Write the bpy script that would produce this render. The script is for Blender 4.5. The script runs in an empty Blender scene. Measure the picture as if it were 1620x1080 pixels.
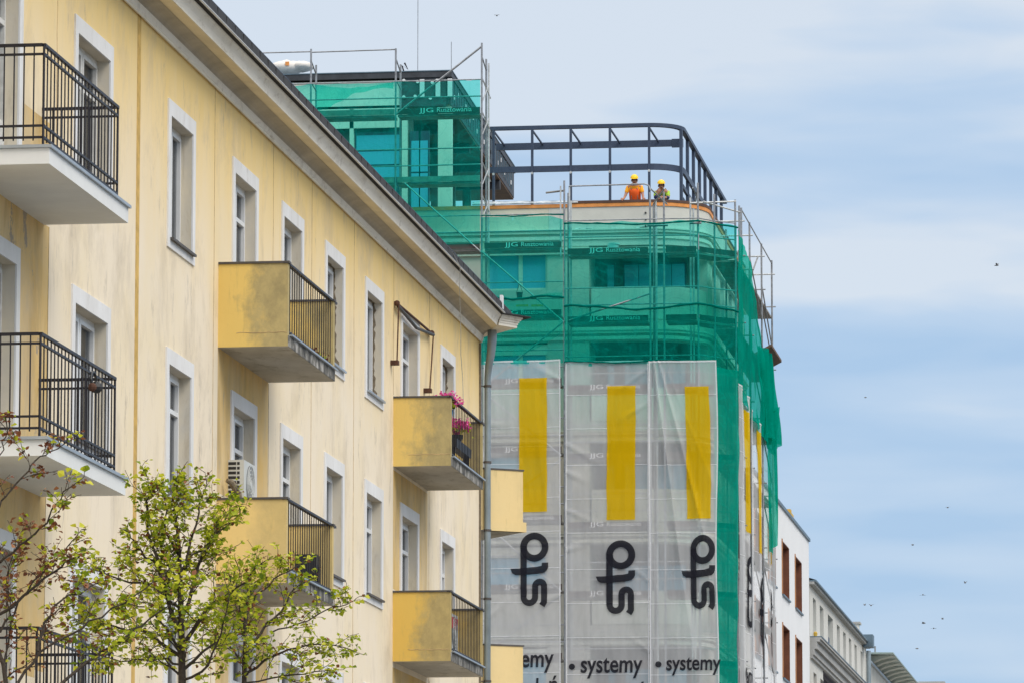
import bpy, bmesh, math, random
from mathutils import Vector, Matrix, noise as mnoise
random.seed(7)
C = bpy.context.scene.collection
PI = math.pi
# ------------------------------------------------------------------ camera
F = 8100.0; CX, CY = 810.0, 540.0          # photograph pixels (1620 x 1080)
CAM = Vector((0, 0, 1.7))
vy = Vector((1101, -1101, -F)).normalized()
vz = Vector((0, F*F/1101, -F)).normalized()
vx = vy.cross(vz)
RC = Matrix((vx, vy, vz))                   # rows: world axes in camera axes
cd = bpy.data.cameras.new('camera'); cam = bpy.data.objects.new('camera', cd); C.objects.link(cam)
cd.sensor_width = 36; cd.lens = 180; cd.clip_start = 0.5; cd.clip_end = 6000
cam.matrix_world = Matrix.Translation(CAM) @ RC.to_4x4()
bpy.context.scene.camera = cam

def ray(px, py): return RC @ Vector((px-CX, CY-py, -F))
def onX(px, py, X): d = ray(px, py); return CAM + d*(X/d.x)
def onY(px, py, Y): d = ray(px, py); return CAM + d*(Y/d.y)
def Xat(px, Y, py=500): return onY(px, py, Y).x
# ------------------------------------------------------------------ world, sun, exposure
sc = bpy.context.scene
w = bpy.data.worlds.new('World'); sc.world = w; w.use_nodes = True
nt = w.node_tree; nt.nodes.clear()
def N(t, **k):
    n = nt.nodes.new(t)
    for a, b in k.items(): setattr(n, a, b)
    return n
SUN_EL, SUN_AZ = math.radians(46), math.radians(128)     # azimuth clockwise from +Y
sky = N('ShaderNodeTexSky', sky_type='NISHITA'); sky.sun_disc = False
sky.sun_elevation = SUN_EL; sky.sun_rotation = SUN_AZ
bg1 = N('ShaderNodeBackground'); bg1.inputs[1].default_value = 0.10
nt.links.new(sky.outputs[0], bg1.inputs[0])
tc = N('ShaderNodeTexCoord')
def cloudnoise(scale, loc, detail, rough, dist=0.0):
    m = N('ShaderNodeMapping'); m.inputs['Scale'].default_value = scale; m.inputs['Location'].default_value = loc
    nt.links.new(tc.outputs['Generated'], m.inputs[0])
    n = N('ShaderNodeTexNoise'); n.inputs['Scale'].default_value = 1; n.inputs['Detail'].default_value = detail
    n.inputs['Roughness'].default_value = rough; n.inputs['Distortion'].default_value = dist
    nt.links.new(m.outputs[0], n.inputs[0]); return n
n1 = cloudnoise((8, 8, 46), (2.3, .7, 5.1), 3.2, .48, .2)
n2 = cloudnoise((26, 26, 120), (4.1, 2.2, 1.0), 4, .55, .4)
def M2(op, a, b):
    n = N('ShaderNodeMath', operation=op)
    for i, v in enumerate((a, b)):
        if isinstance(v, (int, float)): n.inputs[i].default_value = v
        else: nt.links.new(v, n.inputs[i])
    return n.outputs[0]
sep = N('ShaderNodeSeparateXYZ'); nt.links.new(tc.outputs['Generated'], sep.inputs[0])
mix = M2('ADD', M2('MULTIPLY', n1.outputs[0], .86), M2('MULTIPLY', n2.outputs[0], .14))
mix = M2('ADD', M2('MULTIPLY', M2('SUBTRACT', mix, .5), 1.1), .5)
# heavier cloud higher up and to the left
hi = M2('ADD', mix, M2('MULTIPLY', M2('SUBTRACT', sep.outputs[2], .150), 1.9))
hi = M2('ADD', hi, M2('MULTIPLY', M2('ADD', sep.outputs[0], .09), -.42))
cr = N('ShaderNodeValToRGB'); nt.links.new(hi, cr.inputs[0])
e = cr.color_ramp.elements
e[0].position = .34; e[0].color = (.37, .53, .74, 1)
e[1].position = .60; e[1].color = (.63, .70, .79, 1)
k = e.new(.48); k.color = (.47, .60, .77, 1)
neu = N('ShaderNodeMix', data_type='RGBA'); nt.links.new(M2('MINIMUM', M2('MULTIPLY', M2('MAXIMUM', M2('SUBTRACT', sep.outputs[2], .22), 0.0), 4.0), .9), neu.inputs[0])
nt.links.new(cr.outputs[0], neu.inputs[6]); neu.inputs[7].default_value = (.70, .685, .66, 1)
up = M2('ADD', 1.0, M2('MULTIPLY', M2('MAXIMUM', M2('SUBTRACT', sep.outputs[2], .22), 0.0), 2.5))
bg2 = N('ShaderNodeBackground'); nt.links.new(neu.outputs[2], bg2.inputs[0]); nt.links.new(up, bg2.inputs[1])
ms = N('ShaderNodeMixShader'); ms.inputs[0].default_value = .88
nt.links.new(bg1.outputs[0], ms.inputs[1]); nt.links.new(bg2.outputs[0], ms.inputs[2])
wo = N('ShaderNodeOutputWorld'); nt.links.new(ms.outputs[0], wo.inputs[0])
sd = bpy.data.lights.new('sun', 'SUN'); sd.energy = 1.4; sd.angle = math.radians(35); sd.color = (1, .94, .84)
sun = bpy.data.objects.new('sun', sd); C.objects.link(sun)
sdir = Vector((math.sin(SUN_AZ)*math.cos(SUN_EL), math.cos(SUN_AZ)*math.cos(SUN_EL), math.sin(SUN_EL)))
sun.rotation_euler = sdir.to_track_quat('Z', 'Y').to_euler()
sc.view_settings.view_transform = 'Standard'; sc.view_settings.look = 'None'
sc.view_settings.exposure = 0.18; sc.view_settings.gamma = 1
sc.cycles.transparent_max_bounces = 40
sc.cycles.max_bounces = 8
# ------------------------------------------------------------------ materials
class NT:
    def __init__(s, name):
        s.m = bpy.data.materials.new(name); s.m.use_nodes = True; s.t = s.m.node_tree
        s.b = s.t.nodes['Principled BSDF']; s.o = s.t.nodes['Material Output']
    def n(s, t, **k):
        x = s.t.nodes.new(t)
        for a, b in k.items(): setattr(x, a, b)
        return x
    def l(s, a, b): s.t.links.new(a, b)
    def noise(s, scale=(1, 1, 1), detail=5, rough=.6, dist=0, obj=False):
        g = s.n('ShaderNodeTexCoord').outputs['Object'] if obj else s.n('ShaderNodeNewGeometry').outputs['Position']
        m = s.n('ShaderNodeMapping'); m.inputs['Scale'].default_value = scale; s.l(g, m.inputs[0])
        x = s.n('ShaderNodeTexNoise'); x.inputs['Scale'].default_value = 1; x.inputs['Detail'].default_value = detail
        x.inputs['Roughness'].default_value = rough; x.inputs['Distortion'].default_value = dist
        s.l(m.outputs[0], x.inputs[0]); return x.outputs[0]
    def ramp(s, fac, *st):
        r = s.n('ShaderNodeValToRGB'); s.l(fac, r.inputs[0]); e = r.color_ramp.elements
        while len(e) < len(st): e.new(.5)
        for i, (p, c) in enumerate(st):
            e[i].position = p; e[i].color = (c, c, c, 1) if isinstance(c, (int, float)) else (*c, 1)
        return r.outputs[0]
    def mix(s, f, a, b):
        x = s.n('ShaderNodeMix', data_type='RGBA'); 
        for i, v in ((0, f), (6, a), (7, b)):
            if isinstance(v, (int, float)): x.inputs[i].default_value = v
            elif isinstance(v, tuple): x.inputs[i].default_value = (*v, 1)
            else: s.l(v, x.inputs[i])
        return x.outputs[2]
    def math(s, op, a, b=0):
        x = s.n('ShaderNodeMath', operation=op)
        for i, v in enumerate((a, b)):
            if isinstance(v, (int, float)): x.inputs[i].default_value = v
            else: s.l(v, x.inputs[i])
        return x.outputs[0]
    def bump(s, h, st=.3, d=.02):
        x = s.n('ShaderNodeBump'); x.inputs['Strength'].default_value = st; x.inputs['Distance'].default_value = d
        s.l(h, x.inputs['Height']); s.l(x.outputs[0], s.b.inputs['Normal'])
    def col(s, c): s.l(c, s.b.inputs['Base Color'])
    def pos(s):
        x = s.n('ShaderNodeSeparateXYZ'); s.l(s.n('ShaderNodeNewGeometry').outputs['Position'], x.inputs[0]); return x.outputs

def mat(name, c, rough=.7, metal=0, var=.12, scale=3, alpha=None, spec=None, bump=0):
    m = NT(name); b = m.b
    b.inputs['Roughness'].default_value = rough; b.inputs['Metallic'].default_value = metal
    if spec is not None: b.inputs['Specular IOR Level'].default_value = spec
    if var:
        n = m.noise((scale,)*3, 6, .65)
        m.col(m.ramp(n, (.3, tuple(x*(1-var) for x in c)), (.7, tuple(min(1, x*(1+var)) for x in c))))
        if bump: m.bump(n, bump)
    else: b.inputs['Base Color'].default_value = (*c, 1)
    if alpha is not None: b.inputs['Alpha'].default_value = alpha
    return m.m

CREAM = (.88, .765, .60); YEL = (.87, .635, .26)
def plaster_mat(name, sheltered):
    m = NT(name); P = m.pos(); m.b.inputs['Roughness'].default_value = .92
    streak = m.noise((.7, 1.9, .22), 6, .6, .4)
    blotch = m.noise((.5, .55, .5), 5, .6)
    fine = m.noise((9, 9, 3), 5, .7)
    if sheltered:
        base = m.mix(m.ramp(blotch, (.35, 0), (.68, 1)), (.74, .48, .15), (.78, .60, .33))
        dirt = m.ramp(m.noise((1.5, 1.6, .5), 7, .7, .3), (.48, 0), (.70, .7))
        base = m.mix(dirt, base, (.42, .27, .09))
    else:
        z = m.math('ADD', P[2], m.math('MULTIPLY', m.math('SUBTRACT', streak, .5), 1.6))
        f = m.ramp(m.math('DIVIDE', m.math('SUBTRACT', z, 11.2), 3.2), (0, 0), (.45, .45), (.9, 1))
        cream = m.mix(m.ramp(blotch, (.42, 0), (.75, .6)), CREAM, (.84, .69, .42))
        base = m.mix(f, cream, YEL)
    st = m.ramp(m.noise((1.6, .8, .5), 8, .72, .3), (.50, 0), (.72, .6))
    base = m.mix(st, base, (.50, .41, .30))
    sp = m.ramp(m.noise((5, 3.2, 1.1), 7, .78), (.56, 0), (.66, .55))
    clus = m.ramp(m.noise((.8, .35, .45), 3, .5), (.44, 0), (.54, 1)); sp = m.math('MULTIPLY', sp, clus)
    rs = m.ramp(m.noise((1, 5.5, .16), 5, .6), (.60, 0), (.74, .30)); base = m.mix(rs, base, (.62, .50, .33))
    base = m.mix(sp, base, (.38, .32, .26))
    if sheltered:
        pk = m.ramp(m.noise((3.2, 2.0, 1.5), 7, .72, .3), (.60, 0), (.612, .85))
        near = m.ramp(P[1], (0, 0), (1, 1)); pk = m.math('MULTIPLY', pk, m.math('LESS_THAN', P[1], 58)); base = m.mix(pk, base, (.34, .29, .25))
    m.col(base); m.bump(fine, .35, .01); return m.m
M = {}
M['plaster'] = plaster_mat('weathered_cream_plaster', False)
M['plaster_sheltered'] = plaster_mat('sheltered_yellow_plaster', True)
def panel_mat(name, dirt_amt, seed, base1=(.82, .60, .20), base2=(.77, .53, .14)):
    m = NT(name); P = m.pos(); m.b.inputs['Roughness'].default_value = .9
    n = m.noise((1.1, 1.1, .5), 6, .65, .1); m2 = m.noise((2.3, 2.3, 1.7), 7, .68, .15)
    b = m.mix(n, base1, base2)
    edge = m.math('DIVIDE', m.math('ADD', P[0], 13.0), 1.0)                # algae grows from the rainy outer edge
    f = m.math('ADD', edge, m.math('MULTIPLY', m.math('SUBTRACT', m2, .5), 1.3))
    f = m.ramp(f, (.52-.26*dirt_amt, 0), (.85-.26*dirt_amt, dirt_amt*.95))
    b = m.mix(f, b, m.ramp(m.noise((4, 4, 3), 7, .75), (.35, (.25, .22, .13)), (.65, (.46, .38, .19))))
    s = m.ramp(m.noise((8, 8, 1.2), 6, .7), (.58, 0), (.74, .35)); b = m.mix(s, b, (.32, .26, .12))
    m.col(b); m.bump(m.noise((14, 14, 14), 5, .6), .25, .01); return m.m
M['panel_worn'] = panel_mat('mossy_yellow_render', .85, 0)
M['panel_clean'] = panel_mat('yellow_render', .42, 1, (.84, .63, .27), (.80, .57, .20))
M['panel_dark'] = panel_mat('stained_yellow_render', .8, 2, (.78, .53, .13), (.72, .46, .09))
M['panel_pale'] = panel_mat('pale_yellow_render', .15, 3, (.85, .67, .36), (.83, .62, .29))
def whitetrim():
    m = NT('white_trim_plaster'); m.b.inputs['Roughness'].default_value = .9
    a = m.ramp(m.noise((2, 2, 1), 6, .65), (.3, (.70, .69, .68)), (.7, (.82, .82, .83)))
    d = m.ramp(m.noise((4, 4, 1.2), 7, .75, .3), (.57, 0), (.72, .65))
    m.col(m.mix(d, a, (.46, .42, .38))); m.bump(m.noise((20,)*3, 4), .2, .01); return m.m
M['trim'] = whitetrim()
def reveal_mat():
    m = NT('weathered_reveal_plaster'); m.b.inputs['Roughness'].default_value = .93
    a = m.ramp(m.noise((1.4, .6, 1.1), 5, .6, .3), (.35, (.58, .54, .47)), (.65, (.70, .62, .48)))
    d = m.ramp(m.noise((5, 3, 1.1), 7, .7, .5), (.55, 0), (.72, .7)); m.col(m.mix(d, a, (.43, .36, .26)))
    m.bump(m.noise((18,)*3, 4), .2, .01); return m.m
M['reveal'] = reveal_mat()
M['balcony_white'] = mat('painted_white_concrete', (.76, .77, .77), .85, var=.06, scale=1.5)
def conc():
    m = NT('grey_concrete_underside'); m.b.inputs['Roughness'].default_value = .95
    a = m.ramp(m.noise((1.5, .8, 2), 6, .65), (.3, (.40, .37, .31)), (.7, (.58, .55, .49)))
    d = m.ramp(m.noise((4, 2.2, 4), 8, .75, .3), (.52, 0), (.68, .65)); m.col(m.mix(d, a, (.22, .19, .14))); m.bump(m.noise((12,)*3, 5), .3, .01); return m.m
M['concrete'] = conc()
def edge_mat():
    m = NT('mossy_slab_edge'); m.b.inputs['Roughness'].default_value = .9
    m.col(m.ramp(m.noise((2, 4, 2.2), 7, .75, .6), (.40, (.05, .05, .05)), (.52, (.19, .18, .16)), (.62, (.50, .48, .45)))); return m.m
M['slab_edge'] = edge_mat()
M['zinc'] = mat('zinc_flashing', (.42, .46, .50), .45, .6, .15, 2)
M['darkcap'] = mat('dark_cap_flashing', (.10, .09, .085), .6, .3, .2, 3)
M['iron'] = mat('black_iron', (.022, .02, .026), .5, .4, .3, 8)
M['rust_iron'] = mat('rusty_iron', (.10, .045, .028), .8, .3, .5, 9)
M['frame'] = mat('white_window_frame', (.78, .79, .80), .4, 0, .04, 3)
M['frame_old'] = mat('old_white_frame', (.66, .65, .62), .7, 0, .18, 8)
def glass_mat(name, c, a=.62, rough=.06):
    m = NT(name); m.b.inputs['Base Color'].default_value = (*c, 1); m.b.inputs['Roughness'].default_value = rough
    m.b.inputs['Specular IOR Level'].default_value = .9; m.b.inputs['Alpha'].default_value = a
    m.bump(m.noise((1.2, 1.2, 1.2), 2), .06, .02); return m.m
M['glass'] = glass_mat('window_glass', (.02, .026, .034))
def curtain_mat():
    m = NT('net_curtain'); m.b.inputs['Roughness'].default_value = .95
    m.col(m.ramp(m.noise((.4, 14, .3), 3), (.35, (.10, .11, .13)), (.65, (.42, .45, .50)))); return m.m
M['curtain'] = curtain_mat()
M['curtain_dark'] = mat('dark_blind', (.07, .085, .10), .9, var=.4, scale=2)
M['curtain_warm'] = mat('beige_curtain', (.34, .30, .24), .9, var=.4, scale=5)
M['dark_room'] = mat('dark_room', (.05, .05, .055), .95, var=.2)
def cornice_mat():
    m = NT('cornice_plaster'); m.b.inputs['Roughness'].default_value = .92
    a = m.ramp(m.noise((2, .5, 2), 6, .6), (.3, (.78, .73, .63)), (.7, (.90, .86, .78)))
    d = m.ramp(m.noise((6, 2.4, 6), 7, .75, .4), (.52, 0), (.72, .6)); a = m.mix(d, a, (.36, .30, .23))
    m.col(a); m.bump(m.noise((15,)*3, 4), .2, .01); return m.m
M['cornice'] = cornice_mat()
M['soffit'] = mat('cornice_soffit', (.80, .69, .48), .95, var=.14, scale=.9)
M['cove'] = mat('shaded_cornice_cove', (.44, .395, .32), .95, var=.2, scale=1.4)  # shade in the cove painted as a darker grey-brown
M['lip'] = mat('bright_gutter_lip', (.66, .68, .71), .35, .5, .1, 3)
M['gutter'] = mat('dark_metal_roof_edge', (.025, .027, .032), .85, 0, .3, 5)
M['eave_shadow_black'] = mat('black_eave_shadow_board', (.02, .017, .015), .95, var=.4, scale=6)  # shadow under the roof edge put into the colour; roof clips share it
M['pipe'] = mat('grey_zinc_pipe', (.30, .36, .40), .5, .4, .2, 2)
M['seam'] = mat('joint_sealant', (.60, .38, .10), .8, var=.3, scale=5)
M['crack'] = mat('dark_joint', (.50, .36, .19), .95, var=.4, scale=5)
M['bare'] = mat('bare_mortar', (.20, .16, .11), .98, var=.35, scale=18, bump=.5)
M['roof'] = mat('roof_sheet', (.07, .072, .08), .6, .2, .3, 2)
M['steel'] = mat('galvanised_steel', (.30, .31, .33), .5, .5, .3, 7)
M['steel_light'] = mat('new_galvanised_steel', (.52, .54, .55), .5, .4, .25, 7)
M['deck'] = mat('scaffold_plank', (.24, .22, .20), .85, var=.35, scale=4)
M['toe'] = mat('dark_toe_board', (.075, .055, .05), .8, var=.35, scale=3)
M['lettering'] = mat('white_stencil', (.75, .75, .74), .8, var=.1)
M['navy'] = mat('navy_steel', (.045, .065, .11), .5, .3, .18, 3)
M['navy2'] = mat('dark_grey_cladding', (.045, .048, .058), .6, .1, .35, 3)
M['grc'] = mat('grey_render_board', (.60, .585, .54), .9, var=.09, scale=.9)
M['grc2'] = mat('beige_render_board', (.66, .61, .50), .9, var=.09, scale=.9)
M['facade'] = mat('unfinished_pale_render', (.62, .60, .53), .93, var=.12, scale=.7)
M['facade2'] = mat('pale_insulation_board', (.72, .72, .64), .93, var=.1, scale=.8)
M['copper'] = mat('orange_flashing_strip', (.72, .28, .07), .6, .1, .3, 2)
M['copper_dark'] = mat('brown_cap_strip', (.10, .05, .035), .6, .2, .3, 2)
M['bglass'] = glass_mat('blue_glazing', (.10, .42, .62), 1.0, .12)
M['bglass_dark'] = glass_mat('dark_glazing', (.03, .09, .12), 1.0, .1)
M['foil'] = mat('crumpled_plastic_foil', (.52, .54, .56), .3, 0, .35, 5, alpha=.8, bump=.8)
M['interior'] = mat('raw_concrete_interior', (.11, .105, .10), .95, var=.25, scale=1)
M['brownply'] = mat('brown_plywood', (.13, .075, .045), .8, var=.3, scale=3)

def mesh_net(name, c_thread, c_hole, cover, fold=.12, transl=.5, crease=.10):
    """open woven mesh: threads scatter and pass some light, holes are open"""
    m = NT(name); t = m.t; t.nodes.remove(m.b)
    n = m.noise((.55, .55, .45), 4, .55, .9); n2 = m.noise((3.5, 3.5, .5), 4, .6)
    cc = m.math('ADD', cover, m.math('MULTIPLY', m.math('SUBTRACT', m.math('ADD', m.math('MULTIPLY', n, .6), m.math('MULTIPLY', n2, .4)), .5), fold*2.2))
    n3 = m.noise((.8, .8, 1.3), 3, .5, 1.2); n4 = m.noise((2.1, 2.1, .5), 3, .5, .8)
    for q, k_ in ((n3, crease), (n4, crease*.7)):                     # doubled cloth along creases
        rdg = m.math('SUBTRACT', 1, m.math('ABSOLUTE', m.math('SUBTRACT', m.math('MULTIPLY', q, 2), 1)))
        cc = m.math('ADD', cc, m.math('MULTIPLY', m.ramp(rdg, (.94, 0), (.99, 1)), k_))
    tr = m.n('ShaderNodeBsdfTransparent'); tr.inputs[0].default_value = (*c_hole, 1)
    d = m.n('ShaderNodeBsdfDiffuse'); d.inputs[0].default_value = (*c_thread, 1)
    tl = m.n('ShaderNodeBsdfTranslucent'); tl.inputs[0].default_value = (*c_thread, 1)
    a = m.n('ShaderNodeMixShader'); a.inputs[0].default_value = transl; m.l(d.outputs[0], a.inputs[1]); m.l(tl.outputs[0], a.inputs[2])
    x = m.n('ShaderNodeMixShader'); m.l(cc, x.inputs[0]); m.l(tr.outputs[0], x.inputs[1]); m.l(a.outputs[0], x.inputs[2])
    m.l(x.outputs[0], m.o.inputs[0]); return m.m
M['net'] = mesh_net('green_debris_net', (0.0, .50, .42), (.30, .93, .84), .16, .26, .4)
M['net_thin'] = mesh_net('thin_green_net', (0.0, .46, .38), (.55, .95, .90), .13, .24, .4)
M['net_dense'] = mesh_net('bunched_green_net', (0.0, .42, .31), (.25, .85, .70), .62, .2, .4)
M['net_hem'] = mesh_net('folded_net_hem', (0.0, .20, .16), (.2, .6, .5), .85, .1, .3)
M['banner'] = mesh_net('white_mesh_banner', (.93, .93, .95), (1, 1, 1), .44, .18, .3, .0)
M['banner_hem'] = mesh_net('banner_hem_tape', (.82, .82, .84), (1, 1, 1), .85, .03, .3)
M['b_yellow'] = mesh_net('printed_yellow_mesh', (.84, .52, .0), (1, .85, .25), .62, .08, .2, 0)
M['b_black'] = mesh_net('printed_black_mesh', (.022, .022, .03), (.5, .5, .5), .86, .06, .1, 0)
M['white_wall'] = mat('smooth_white_render', (.80, .81, .83), .85, var=.03, scale=.5)
M['corten'] = mat('red_brown_panel', (.20, .065, .03), .6, var=.2, scale=3)
M['corten_edge'] = mat('orange_brown_frame', (.42, .18, .06), .6, var=.15, scale=3)
M['old_wall'] = mat('old_cream_plaster', (.66, .65, .61), .9, var=.08, scale=.8)
M['old_grey'] = mat('old_grey_moulding', (.40, .40, .39), .9, var=.15, scale=1.2)
M['slate'] = mat('blue_grey_metal', (.14, .20, .25), .5, .4, .2, 1.5)
M['canopy'] = mat('green_grey_canopy', (.30, .38, .36), .5, .3, .15, 1)
M['canopy_rib'] = mat('pale_canopy_fin', (.55, .58, .52), .6, 0, .1, 1)
M['bark'] = mat('dark_bark', (.055, .042, .032), .95, var=.4, scale=25, bump=.5)
def leaf_mat(name, stops, tr=.45):
    m = NT(name); oi = m.n('ShaderNodeNewGeometry')
    col = m.ramp(oi.outputs['Random Per Island'], *stops)
    t = m.t; m.col(col); m.b.inputs['Roughness'].default_value = .55
    tl = m.n('ShaderNodeBsdfTranslucent'); m.l(col, tl.inputs[0])
    x = m.n('ShaderNodeMixShader'); x.inputs[0].default_value = tr
    m.l(m.b.outputs[0], x.inputs[1]); m.l(tl.outputs[0], x.inputs[2]); m.l(x.outputs[0], m.o.inputs[0]); return m.m
M['leaf'] = leaf_mat('lime_leaf', ((0, (.14, .22, .012)), (.3, (.34, .43, .015)), (.65, (.54, .58, .03)), (1, (.74, .70, .07))))
M['leaf_brown'] = leaf_mat('withered_leaf', ((0, (.10, .03, .015)), (.5, (.23, .075, .03)), (1, (.36, .15, .05))), .25)
M['orange'] = mat('hi_vis_orange', (1.0, .13, .015), .8, var=.08, scale=6)
M['orange_shirt'] = mat('orange_yellow_shirt', (1.0, .40, .01), .8, var=.08, scale=6)
M['reflective'] = mat('grey_reflective_tape', (.35, .22, .17), .5, var=.1)
M['hivis_green'] = mat('lime_shirt', (.36, .55, .04), .8, var=.1, scale=6)
M['dark_vest'] = mat('dark_green_vest', (.04, .10, .05), .85, var=.3, scale=8)
M['trousers'] = mat('navy_work_trousers', (.03, .035, .06), .9, var=.2, scale=6)
M['skin'] = mat('skin', (.42, .20, .13), .6, var=.06, scale=20)
M['helmet'] = mat('yellow_helmet', (.90, .58, .01), .35, var=.04, scale=5)
M['hair'] = mat('dark_hair', (.03, .02, .015), .8, var=.2)
M['eye'] = mat('dark_eye', (.02, .015, .015), .3, var=0)
M['navy_cloth'] = mat('navy_sleeve', (.02, .035, .11), .9, var=.2)
M['boot'] = mat('brown_boot', (.08, .05, .03), .8, var=.2)
M['ac_white'] = mat('off_white_casing', (.62, .63, .60), .5, var=.06, scale=3)
M['black_plastic'] = mat('black_plastic', (.02, .02, .022), .45, var=.2)
M['pink'] = leaf_mat('pink_petal', ((0, (.62, .02, .25)), (.5, (.85, .05, .40)), (1, (.92, .22, .55))), .35)
M['blue_pot'] = mat('blue_plastic', (.03, .22, .50), .4, var=.1)
M['pale_blue'] = mat('pale_blue_cloth', (.45, .62, .72), .8, var=.1)
M['red'] = mat('red_plastic', (.55, .02, .02), .5, var=.1)
M['white_plastic'] = mat('white_plastic', (.75, .75, .76), .5, var=.05)
M['sack'] = mat('white_woven_sack', (.66, .62, .58), .8, var=.15, scale=4, bump=.5)
M['asphalt'] = mat('asphalt', (.05, .05, .052), .9, var=.25, scale=6)
M['paving'] = mat('concrete_paving', (.26, .25, .235), .9, var=.2, scale=3)
M['kerb'] = mat('granite_kerb', (.33, .32, .31), .85, var=.15, scale=6)
M['soil'] = mat('bare_ground', (.16, .14, .10), .98, var=.3, scale=1)
M['bird'] = mat('dark_plumage', (.16, .16, .17), .8, var=.1)
M['gold'] = mat('ochre_plastic', (.62, .40, .06), .7, var=.1)
# ------------------------------------------------------------------ geometry helpers
class MB:
    def __init__(s): s.v = []; s.f = []; s.mi = []; s.cur = 0
    def add(s, vs, fs):
        k = len(s.v); s.v += [tuple(v) for v in vs]; s.f += [tuple(i+k for i in f) for f in fs]; s.mi += [s.cur]*len(fs); return s
    def box(s, x0, x1, y0, y1, z0, z1):
        x0, x1 = sorted((x0, x1)); y0, y1 = sorted((y0, y1)); z0, z1 = sorted((z0, z1))
        return s.add([(x, y, z) for x in (x0, x1) for y in (y0, y1) for z in (z0, z1)],
                     [(0, 1, 3, 2), (4, 6, 7, 5), (0, 4, 5, 1), (2, 3, 7, 6), (0, 2, 6, 4), (1, 5, 7, 3)])
    def obox(s, c, ax, ay, az):                 # centre and three half-axis vectors
        c, ax, ay, az = map(Vector, (c, ax, ay, az))
        return s.add([c+ax*i+ay*j+az*k for i in (-1, 1) for j in (-1, 1) for k in (-1, 1)],
                     [(0, 1, 3, 2), (4, 6, 7, 5), (0, 4, 5, 1), (2, 3, 7, 6), (0, 2, 6, 4), (1, 5, 7, 3)])
    def bar(s, p, q, wd, ht, up=(0, 0, 1)):
        p, q = Vector(p), Vector(q); d = (q-p).normalized(); r = d.cross(Vector(up))
        if r.length < 1e-3: r = d.cross(Vector((0, 1, 0)))
        r.normalize(); u = r.cross(d); return s.obox((p+q)/2, (q-p)/2, r*wd/2, u*ht/2)
    def tube(s, pts, rs, n=8, cap=True):
        pts = [Vector(p) for p in pts]
        if not isinstance(rs, (list, tuple)): rs = [rs]*len(pts)
        vs = []; fs = []; ref = None
        for i, p in enumerate(pts):
            d = (pts[min(i+1, len(pts)-1)] - pts[max(i-1, 0)])
            if d.length < 1e-9: d = Vector((0, 0, 1))
            d.normalize()
            if ref is None: ref = Vector((0, 0, 1)) if abs(d.z) < .9 else Vector((1, 0, 0))
            a = d.cross(ref)
            if a.length < 1e-4: a = d.orthogonal()
            a.normalize(); b = d.cross(a); ref = b.cross(d)*-1 if False else ref
            for k in range(n):
                t = 2*PI*k/n; vs.append(p + (a*math.cos(t)+b*math.sin(t))*rs[i])
        for i in range(len(pts)-1):
            for k in range(n):
                a0, b0 = i*n+k, i*n+(k+1) % n; fs.append((a0, b0, b0+n, a0+n))
        if cap: fs.append(tuple(range(n))[::-1]); fs.append(tuple(range((len(pts)-1)*n, len(pts)*n)))
        return s.add(vs, fs)
    def rod(s, p, q, r, n=8): return s.tube([p, q], r, n)
    def grid(s, fn, nu, nv):
        vs = [fn(i/nu, j/nv) for j in range(nv+1) for i in range(nu+1)]
        return s.add(vs, [(j*(nu+1)+i, j*(nu+1)+i+1, (j+1)*(nu+1)+i+1, (j+1)*(nu+1)+i) for j in range(nv) for i in range(nu)])
    def extrude(s, prof, p, q):                 # prof = list of Vectors (world) at p=0; swept from offset p to q
        n = len(prof); p, q = Vector(p), Vector(q)
        return s.add([Vector(a)+p for a in prof]+[Vector(a)+q for a in prof],
                     [(i, (i+1) % n, (i+1) % n+n, i+n) for i in range(n)]+[tuple(range(n))[::-1], tuple(range(n, 2*n))])
    def ball(s, c, r, nu=10, nv=7, sc3=(1, 1, 1), z0=-1.0):
        c = Vector(c); vs = []; fs = []
        for j in range(nv+1):
            a = math.asin(z0)+(PI/2-math.asin(z0))*j/nv
            for i in range(nu):
                b = 2*PI*i/nu; vs.append(c+Vector((math.cos(a)*math.cos(b)*sc3[0], math.cos(a)*math.sin(b)*sc3[1], math.sin(a)*sc3[2]))*r)
        for j in range(nv):
            for i in range(nu): fs.append((j*nu+i, j*nu+(i+1) % nu, (j+1)*nu+(i+1) % nu, (j+1)*nu+i))
        fs.append(tuple(range(nu))[::-1]); return s.add(vs, fs)
    def build(s, name, m, parent=None, smooth=False):
        me = bpy.data.meshes.new(name); me.from_pydata(s.v, [], s.f)
        for x in (m if isinstance(m, (list, tuple)) else [m]): me.materials.append(M[x] if isinstance(x, str) else x)
        me.polygons.foreach_set('material_index', s.mi)
        if smooth: me.polygons.foreach_set('use_smooth', [True]*len(me.polygons))
        me.update(); return link(name, me, parent)
def link(name, me, parent=None):
    o = bpy.data.objects.new(name, me); C.objects.link(o)
    if parent is not None:
        o.parent = parent
        if parent.type == 'EMPTY': o.location = -parent.location
    return o
def thing(name, label, cat, loc=(0, 0, 0), group=None):
    o = bpy.data.objects.new(name, None); C.objects.link(o); o.location = loc; o.empty_display_size = .3
    return tag(o, label, cat, group)
def tag(o, label, cat, group=None):
    o['label'] = label; o['category'] = cat
    if group: o['group'] = group
    return o
def struct(o): o['kind'] = 'structure'; return o
def base(o, mb, pt):                            # move origin of a single-mesh thing to its base
    p = Vector(pt)
    for v in o.data.vertices: v.co -= p
    o.location = p; return o
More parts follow.
